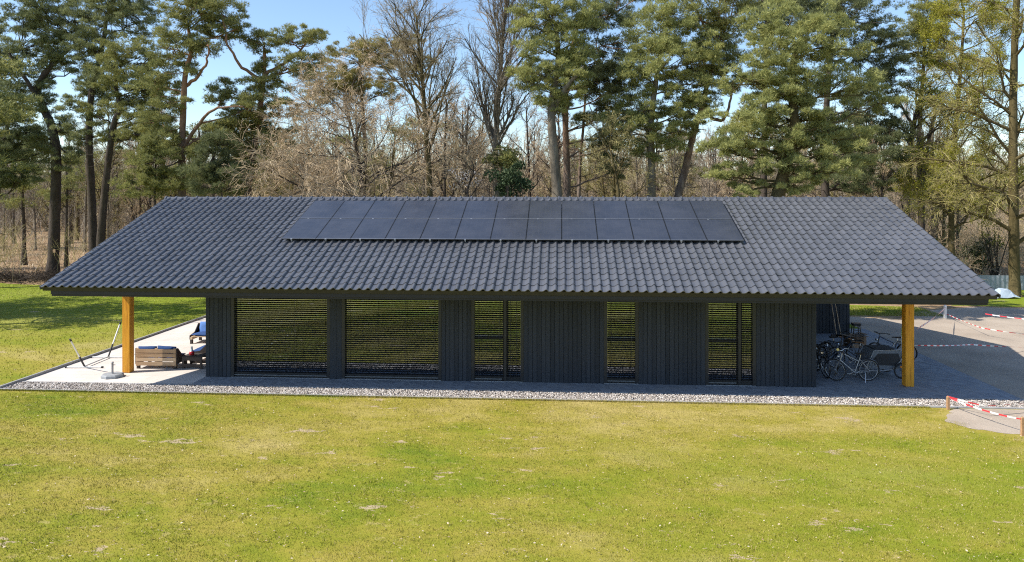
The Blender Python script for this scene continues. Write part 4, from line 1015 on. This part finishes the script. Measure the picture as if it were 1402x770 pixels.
# ---- middle
pine('olive toned pine with a rounded crown far behind the tangle of tan twigs', [(505,290),(500,200),(495,130),(492,80)], 62, .30,
     [(492,84,42,18),(532,74,28,14),(455,112,34,15),(560,58,18,10),(530,125,24,12),(440,140,24,12),(478,125,24,14),(575,95,22,14)], 'needle_olive', 'bark_dark')
B4 = [(7,.52,.75,.03),(7,.50,.7,.02),(6,.52,.6,.0)]
bare('wide tangled tree of arching tan twigs at the left of the middle wood', [(500,300),(496,250),(485,190),(470,130)], 41, .19, [(9,.55,.8,-.04),(8,.55,.75,-.07),(6,.55,.7,-.05)], 'bark_dark', 'twig_tan', n1=22, L1=6.0, sp1=1.0, t0=.12, twr=1.5, bias=(-.25,0,0))
bare('low dome of pale tan twigs beside the slanting pine', [(425,310),(423,270),(415,230)], 39, .12, [(8,.6,.8,-.06),(7,.55,.75,-.08),(6,.55,.7,-.05)], 'bark_grey', 'twig_tan', name='bare_shrub', n1=20, L1=4.0, sp1=.95, t0=.1, twr=1.5)
bare('tall bare tree with a mossy trunk and vase shaped crown left of the middle', [(589,300),(587,225),(582,165),(579,115),(574,70),(570,20)], 41, .22, [(8,.52,.6,.10),(7,.5,.6,.06),(6,.5,.55,.03)], 'bark_moss', 'twig_brown', n1=20, L1=4.6, sp1=.62, t0=.38,
     extra=[(581,130,500,60,.8,.07),(580,100,545,0,-.8,.07),(582,150,470,40,.5,.07)])
bare('tallest bare tree with a fan of upright limbs in the middle', [(680,300),(678,235),(679,190),(683,130),(687,70),(692,10),(695,-30)], 43, .25, [(8,.5,.5,.12),(7,.5,.55,.08),(6,.5,.5,.04)], 'bark_grey', 'twig_grey', n1=24, L1=5.0, sp1=.42, t0=.36,
     extra=[(679,192,640,120,.4,.11),(679,195,718,140,-.4,.11),(676,205,610,130,.5,.08),(684,120,650,0,.4,.08),(686,110,725,10,-.5,.08)])
bare('thin bare tree with a kinked stem in front of the white blossom', [(645,300),(640,262),(648,235),(643,210),(636,180)], 40, .10, [(7,.55,.7,.04),(6,.5,.65,.02),(5,.5,.6,0)], 'bark_dark', 'twig_brown', n1=9, L1=2.6, sp1=.8, t0=.3)
# evergreen bush, blossom shrub
def bush(label, u, v, d, ru, rv, mat, cat='shrub', name='evergreen_bush', dens=260, L=.16, W=.09, stem='bark_dark', group=None, n0=9):
    c = P(u, v, d); rx, rz = ru*d/FPX, rv*d/FPX; o = np.array([c[0], c[1], 0]); t = empty(name, o, label, cat, group)
    sm = MB(); pads = in_ellipsoid(c-o, (rx, rx*.8, rz), max(14, int(rx*rz*7)), .5)
    for i in range(n0): limb(sm, np.array([rnd.uniform(-.15, .15), rnd.uniform(-.15, .15), -.05]), pads[i % len(pads)], .05, .015, n=5, segs=6)
    for p_ in pads: limb(sm, np.array([p_[0]*.4, p_[1]*.4, max(.2, p_[2]*.55)]), p_, .02, .008, n=4, segs=4)
    sm.build('stems', M[stem], t)
    cm = MB(); cm.add(*needles(pads, rng.uniform(.4, .75, len(pads))*min(1, .5+rx*.25), max(10, int(dens/5)), L=L, W=W, flat=.8, k=5, upward=.25)); cm.build('leaves', M[mat], t); return t
bush('dark rounded evergreen bush just behind the middle of the ridge', 700, 250, 38.5, 30, 26, 'holly', dens=420)
bush('grey green evergreen bush above the dark rounded one', 690, 222, 41, 24, 18, 'needle', dens=300)
t = bush('shrub speckled with white blossom behind the solar panels', 640, 248, 41, 24, 18, 'blossom', name='blossom_shrub', dens=38, L=.10, W=.07, stem='twig_tan')
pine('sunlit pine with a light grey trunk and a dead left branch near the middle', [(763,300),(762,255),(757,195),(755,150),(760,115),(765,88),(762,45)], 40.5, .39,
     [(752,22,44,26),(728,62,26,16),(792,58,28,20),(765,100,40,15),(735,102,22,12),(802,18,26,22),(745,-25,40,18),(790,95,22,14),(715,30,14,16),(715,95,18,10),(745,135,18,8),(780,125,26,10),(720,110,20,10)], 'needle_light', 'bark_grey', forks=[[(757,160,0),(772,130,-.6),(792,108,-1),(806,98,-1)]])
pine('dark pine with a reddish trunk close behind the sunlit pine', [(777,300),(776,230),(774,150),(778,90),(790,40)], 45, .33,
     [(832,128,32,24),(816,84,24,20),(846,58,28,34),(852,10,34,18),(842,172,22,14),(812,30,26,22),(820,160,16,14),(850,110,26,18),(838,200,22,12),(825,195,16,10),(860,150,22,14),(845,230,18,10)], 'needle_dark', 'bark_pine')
pine('slender pine stem between the reddish trunk and the greenish bare tree', [(792,300),(794,230),(799,170),(802,120)], 46, .17, [(806,100,20,14),(798,120,18,10),(825,105,18,12)], 'needle', 'bark_pine')
bare('small greenish bare tree left of the leaning pine', [(849,300),(844,245),(838,215),(834,190)], 39.5, .13, [(7,.55,.7,.05),(6,.52,.65,.03),(5,.5,.6,0)], 'bark_moss', 'twig_olive', n1=10, L1=2.9, sp1=.75, t0=.3)
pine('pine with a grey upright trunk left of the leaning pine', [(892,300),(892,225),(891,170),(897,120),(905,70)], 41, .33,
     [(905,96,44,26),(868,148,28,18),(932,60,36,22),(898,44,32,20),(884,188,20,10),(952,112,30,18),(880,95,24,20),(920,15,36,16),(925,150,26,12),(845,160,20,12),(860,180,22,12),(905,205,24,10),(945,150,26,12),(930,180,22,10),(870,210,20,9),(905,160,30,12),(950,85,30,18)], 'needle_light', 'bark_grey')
pine('leaning reddish pine right of the upright grey trunk', [(923,300),(938,232),(950,182),(960,150),(970,110),(985,60)], 42, .29,
     [(988,58,32,26),(960,28,36,20),(1002,18,30,18),(975,95,22,14),(990,-20,40,16),(1010,90,22,12),(945,170,18,9),(965,140,20,10),(1000,120,20,12),(955,105,20,10)], 'needle', 'bark_pine', forks=[[(960,150,0),(985,165,-.6),(1000,140,-1),(1003,110,-1)]])
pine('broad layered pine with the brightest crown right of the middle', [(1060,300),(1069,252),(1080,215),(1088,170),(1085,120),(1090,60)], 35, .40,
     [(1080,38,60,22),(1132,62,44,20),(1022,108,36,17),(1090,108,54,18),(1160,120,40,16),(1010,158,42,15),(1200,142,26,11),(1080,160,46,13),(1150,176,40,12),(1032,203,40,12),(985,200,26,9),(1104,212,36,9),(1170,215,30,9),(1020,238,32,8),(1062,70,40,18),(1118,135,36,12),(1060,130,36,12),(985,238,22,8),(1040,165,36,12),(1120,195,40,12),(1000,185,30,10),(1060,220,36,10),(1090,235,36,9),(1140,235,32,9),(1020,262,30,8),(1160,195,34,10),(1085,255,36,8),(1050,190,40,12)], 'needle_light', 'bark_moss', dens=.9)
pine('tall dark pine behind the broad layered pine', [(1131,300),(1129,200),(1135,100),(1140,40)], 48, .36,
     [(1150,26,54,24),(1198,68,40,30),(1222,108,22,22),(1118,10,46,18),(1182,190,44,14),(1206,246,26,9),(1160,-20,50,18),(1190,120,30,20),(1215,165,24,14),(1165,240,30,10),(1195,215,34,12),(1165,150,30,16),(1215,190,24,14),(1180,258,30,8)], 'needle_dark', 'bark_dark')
pine('far pine with a small crown right of the tall dark pine', [(1262,310),(1258,200),(1264,100),(1266,50)], 53, .27, [(1265,38,34,22),(1292,74,24,15),(1250,72,22,16),(1285,10,28,14)], 'needle', 'bark_dark')
pine('high pine top showing between the leaning pine and the layered pine', [(1046,300),(1046,200),(1048,100),(1050,30)], 52, .32, [(1050,-5,44,18),(1035,35,30,18),(1085,-10,40,16)], 'needle_dark', 'bark_dark')
# ---- right
bare('great bare tree with mossy trunk and low sloping limbs at the right edge', [(1390,414),(1389,380),(1388,300),(1387,200),(1388,100),(1392,0),(1395,-60)], 43, .35, [(9,.42,.65,.02),(8,.5,.65,-.02),(5,.55,.6,-.05)], 'bark_moss', 'twig_olive', n1=26, L1=5.2, sp1=1.0, t0=.28, leaf='bud', leafn=1, leafs=.048, top=.4,
     extra=[(1388,280,1262,205,-1.2,.10),(1387,215,1290,130,1.0,.09),(1388,240,1320,190,-.6,.08),(1388,160,1310,60,-.8,.08),(1389,120,1340,20,.6,.07),(1388,300,1330,250,1.2,.08),(1388,260,1470,200,-.5,.09)])
bare('yellow green tree coming into leaf left of the great bare tree', [(1303,345),(1303,260),(1310,160),(1317,70),(1320,10)], 47, .24, [(9,.5,.7,.0),(8,.5,.7,-.04),(6,.55,.65,-.08)], 'bark_moss', 'twig_olive', n1=26, L1=4.0, sp1=.85, t0=.3, leaf='bud', leafn=2, leafs=.068)
bare('dark bare tree just beyond the right end of the ridge', [(1239,310),(1243,250),(1248,190),(1256,150),(1264,120)], 51, .36, [(7,.5,.7,.05),(7,.5,.65,.03),(5,.5,.6,0)], 'bark_dark', 'twig_brown', n1=14, L1=3.4, sp1=.8, t0=.45)
bare('second dark bare tree leaning right behind the right roof slope', [(1261,330),(1263,260),(1270,200),(1282,150)], 53, .34, [(7,.5,.7,.05),(7,.5,.65,.03),(5,.5,.6,0)], 'bark_dark', 'twig_brown', n1=12, L1=3.4, sp1=.8, t0=.45)
bare('pale stemmed bare tree between the dark trunks and the yellow green tree', [(1278,335),(1279,270),(1276,200),(1280,140)], 57, .30, [(7,.5,.7,.05),(7,.5,.65,.03),(5,.5,.6,0)], 'bark_grey', 'twig_olive', n1=12, L1=3.4, sp1=.7, t0=.4)
bush('ivy green shrub below the yellow green tree by the drive', 1335, 352, 52, 34, 24, 'ivy', dens=260, name='leafy_shrub')
bush('loose light green shrub behind the right roof slope', 1300, 335, 55, 26, 26, 'budgreen', dens=120, name='leafy_shrub', L=.12, W=.06)
bush('pale yellowish shrub beside the great bare tree', 1362, 320, 50, 26, 30, 'bud', dens=90, name='leafy_shrub', L=.11, W=.05)
# ---- the wood behind: a few kinds, copied, each copy a tree of its own
kinds = []
Z3 = np.zeros(3)
def bgline(h, lean): return [np.array([0, 0, 0.]), np.array([lean*.2, 0, h*.35]), np.array([lean*.6, .1, h*.7]), np.array([lean, 0, h])]
GB = 'slender bare trees deep in the wood'; GP = 'pines deep in the wood'
LB = 'slender bare tree among many in the brown wood behind the house'; LP = 'distant pine among others deep in the wood behind the house'
for i in range(4):
    h = (11, 13, 9.5, 12)[i]
    kinds.append(('b', bare(LB, None, 0, (.15, .19, .11, .17)[i], [(7,.5,.6,.08),(6,.5,.6,.05),(4,.55,.6,.0)], ('bark_grey', 'bark_dark', 'bark_grey', 'bark_moss')[i], ('twig_brown', 'twig_tan', 'twig_grey', 'twig_olive')[i], n1=16, L1=h*.26, sp1=.6, t0=.22, o=np.zeros(3), line=bgline(h, (.6, -.5, .3, .9)[i]), twr=1.5, group=GB)))
def bgpine(h, seed):
    line = smooth_line(bgline(h, rnd.uniform(-.8, .8)), 4); t = empty('pine_tree', (0, 0, 0), LP, 'tree', GP); tm = MB(); trunk_mesh(tm, line, .24, .06, 8)
    pads = []
    for k_ in range(9):
        s = rnd.uniform(.55, 1); c = line[int(s*(len(line)-1))]+np.array([rnd.uniform(-2, 2), rnd.uniform(-2, 2), rnd.uniform(-.3, .6)])*(1.25-s*.6)
        limb(tm, line[int(max(.4, s-.1)*(len(line)-1))], c, .06, .02); pads.append(in_ellipsoid(c, (1.3, 1.3, .6), 7))
    tm.build('trunk', M['bark_dark'], t); pads = np.concatenate(pads); cm = MB(); cm.add(*needles(pads, rng.uniform(.5, .9, len(pads)), 40, L=.24, W=.055, k=5)); cm.build('crown', M['needle'], t); return t
for i in range(3): kinds.append(('p', bgpine((12, 14, 10)[i], i)))
r = random.Random(21); used = set(); placed = []
def place(k_, x, y, s):
    kind, src = kinds[k_]; o = src if k_ not in used else copy_tree(src); used.add(k_)
    o.location = (x, y, 0); o.rotation_euler = (0, 0, r.uniform(0, 6.28)); o.scale = (s, s, s*r.uniform(.9, 1.1)); placed.append((x, y))
def try_place(k_, n, dmin, dmax, umin, umax, smin, smax, gap):
    c = 0; tries = 0
    while c < n and tries < 4000:
        tries += 1; d = r.uniform(dmin, dmax); q = P(r.uniform(umin, umax), HORIZ, d); kk = k_() if callable(k_) else k_
        if any((q[0]-a)**2+(q[1]-b)**2 < gap*gap for a, b in placed): continue
        place(kk, q[0], q[1], r.uniform(smin, smax)); c += 1
try_place(lambda: r.randrange(4), 16, 46, 58, 590, 860, .7, .95, 1.8)
try_place(lambda: r.randrange(4), 26, 46, 60, 330, 1300, .7, 1.0, 2.0)
try_place(lambda: r.randrange(4), 50, 52, 80, -120, 1500, .75, 1.15, 2.4)
try_place(lambda: r.randrange(4), 70, 78, 125, -150, 1550, .9, 1.25, 2.6)
try_place(lambda: 4+r.randrange(3), 26, 58, 105, -150, 1550, .75, 1.05, 4.0)
try_place(lambda: 4+r.randrange(3), 12, 60, 90, 60, 420, .7, .95, 2.6)
try_place(lambda: r.randrange(4), 46, 90, 125, -150, 1550, 1.1, 1.35, 2.2)
# two pines standing left of the picture: their shadows cross the lawn
for i, (x, y, s) in enumerate(((-36, 8.6, .95), (-42, 10.5, 1.05), (-33.5, 10.2, .8), (-29.3, 9.8, .95), (-30.6, 11.8, .95), (-28.6, 8.0, .8), (-38, 12.0, 1))):
    o = copy_tree(kinds[4+i % 3][1]); o.location = (x, y, 0); o.rotation_euler = (0, 0, i*1.3); o.scale = (s*1.25, s*1.25, s)
    o['label'] = 'pine outside the left picture edge throwing its shadow on the lawn'; o['group'] = 'pines left of the lawn'
# ---- thicket of twigs under the trees and the far wood: nobody could count it
def thicket(n, dmin, dmax, umin, umax, L0, name, mat, label, lv, r0=.016, twr=1.3, avoid=None):
    d = np.sqrt(rng.uniform(dmin**2, dmax**2, n)); u = rng.uniform(umin, umax, n); l = (u-701)/FPX*d
    p = np.stack([CX+d*syaw+l*cyaw, CY+d*cyaw-l*syaw, np.zeros(n)], 1)
    if avoid is not None: p = p[avoid(p, u, d)]; n = len(p)
    an = rng.uniform(0, 2*PI, n); tl = rng.uniform(.0, .6, n); dr = np.stack([np.cos(an)*np.sin(tl), np.sin(an)*np.sin(tl), np.cos(tl)], 1)
    segs, tips = grow(p, dr, L0*rng.uniform(.5, 1.25, n), np.full(n, r0), lv, K=3)
    m = MB()
    for a, b, ra, rb in segs: frusta(m, a, b, ra*twr, rb*twr, 3)
    return tag(m.build(name, M[mat]), label, 'undergrowth', kind='stuff')
notglade = lambda p, u, d: (p[:, 1] > 20) & ~((u < 330) & (rng.random(len(u)) < .80)) & ~((u > 1320) & (d < 50))
thicket(2600, 46, 95, -150, 1560, 3.0, 'undergrowth', 'twig_brown', 'brown leafless undergrowth filling the wood behind the house', [(6,.5,.6,.06),(5,.5,.6,.02)], .014, 1.2, notglade)
thicket(2600, 44, 82, 360, 1560, 2.9, 'undergrowth', 'twig_tan', 'pale tan twiggy undergrowth behind the ridge', [(6,.55,.7,.0),(5,.55,.7,-.05)], .014, 1.2, notglade)
thicket(420, 43, 75, -100, 1500, 3.2, 'undergrowth', 'twig_olive', 'olive saplings scattered through the undergrowth', [(6,.5,.6,.06),(5,.5,.6,.02)], .018, 1.2, lambda p, u, d: (p[:, 1] > 24) & ~((u > 1320) & (d < 50)))
thicket(2600, 112, 185, -250, 1650, 13.0, 'far_wood', 'twig_brown', 'far brown wood closing the view between the trunks', [(10,.32,.7,.08),(6,.5,.7,.02)], .09, 1.8)
thicket(1500, 95, 150, -250, 1650, 4.5, 'far_wood', 'twig_grey', 'grey brown scrub at the foot of the far wood', [(7,.5,.7,.02),(5,.5,.7,.0)], .035, 1.8)
# brushwood and leaf mould along the edge of the left lawn
n = 1500; x = rng.uniform(-48, -30, n); y = 24.2+(x+38)*-.05+rng.normal(0, 1.0, n)+1.4
p = np.stack([x, y, rng.uniform(.0, .25, n)], 1); an = rng.uniform(0, 2*PI, n)
segs, tips = grow(p, np.stack([np.cos(an), np.sin(an), rng.uniform(0, .5, n)], 1), rng.uniform(.4, 1.4, n), np.full(n, .02), [(4,.5,.7,.0)], K=3)
m = MB()
for a, b, ra, rb in segs: frusta(m, a, b, ra, rb, 3)
tag(m.build('brushwood', M['bark_dark']), 'dark line of brushwood along the edge of the left lawn', 'brushwood', kind='stuff')
# dead leaves and dry grass on the floor of the left glade
n = 60000; d = np.sqrt(rng.uniform(50**2, 110**2, n)); u = rng.uniform(-100, 1500, n); l = (u-701)/FPX*d
x = CX+d*syaw+l*cyaw; y = CY+d*cyaw-l*syaw; ok = y > 25; x, y = x[ok], y[ok]
m = MB(); m.add(*blades(x, y, rng.uniform(.10, .35, len(x)), rng.uniform(.03, .07, len(x)))); tag(m.build('dry_grass', M['dryleaf']), 'straw coloured dry grass on the floor of the wood', 'dry grass', kind='stuff')

# ------------------------------------------------------------------ light, sky, camera
sdir = np.array([-.92, -.29, 1.0]); el = math.atan2(1, math.hypot(.92, .29)); az = math.atan2(-.92, -.29)
w = bpy.data.worlds.new('World'); bpy.context.scene.world = w; w.use_nodes = True
nt = w.node_tree; sky = nt.nodes.new('ShaderNodeTexSky'); sky.sky_type = 'NISHITA'; sky.sun_disc = False
sky.sun_elevation = el; sky.sun_rotation = az % (2*PI); sky.air_density = 1.0; sky.dust_density = 0.3; sky.ozone_density = 3.0
nt.links.new(sky.outputs[0], nt.nodes['Background'].inputs[0]); nt.nodes['Background'].inputs[1].default_value = .15
ld = bpy.data.lights.new('sun', 'SUN'); ld.energy = 5.0; ld.angle = D2R(.5); ld.color = (1, .94, .85)
lo = bpy.data.objects.new('sun', ld); C.objects.link(lo)
from mathutils import Vector
lo.rotation_euler = Vector(sdir).to_track_quat('Z', 'Y').to_euler(); lo.location = (-30, -10, 40)
cd = bpy.data.cameras.new('camera'); cam = bpy.data.objects.new('camera', cd); C.objects.link(cam)
cam.location = (CX, CY, CZ); cam.rotation_euler = (PI/2, 0, -YAW); cd.sensor_width = 36; cd.lens = 36*FPX/1402
cd.shift_y = -(385-HORIZ)/1402; cd.clip_end = 3000; cd.clip_start = .1
S = bpy.context.scene; S.camera = cam
S.view_settings.view_transform = 'Standard'; S.view_settings.look = 'None'; S.view_settings.gamma = 1; S.view_settings.exposure = 0.5
S.cycles.filter_width = 1.15; S.cycles.use_denoising = False; S.cycles.max_bounces = 8; S.cycles.transparent_max_bounces = 12; S.cycles.diffuse_bounces = 3
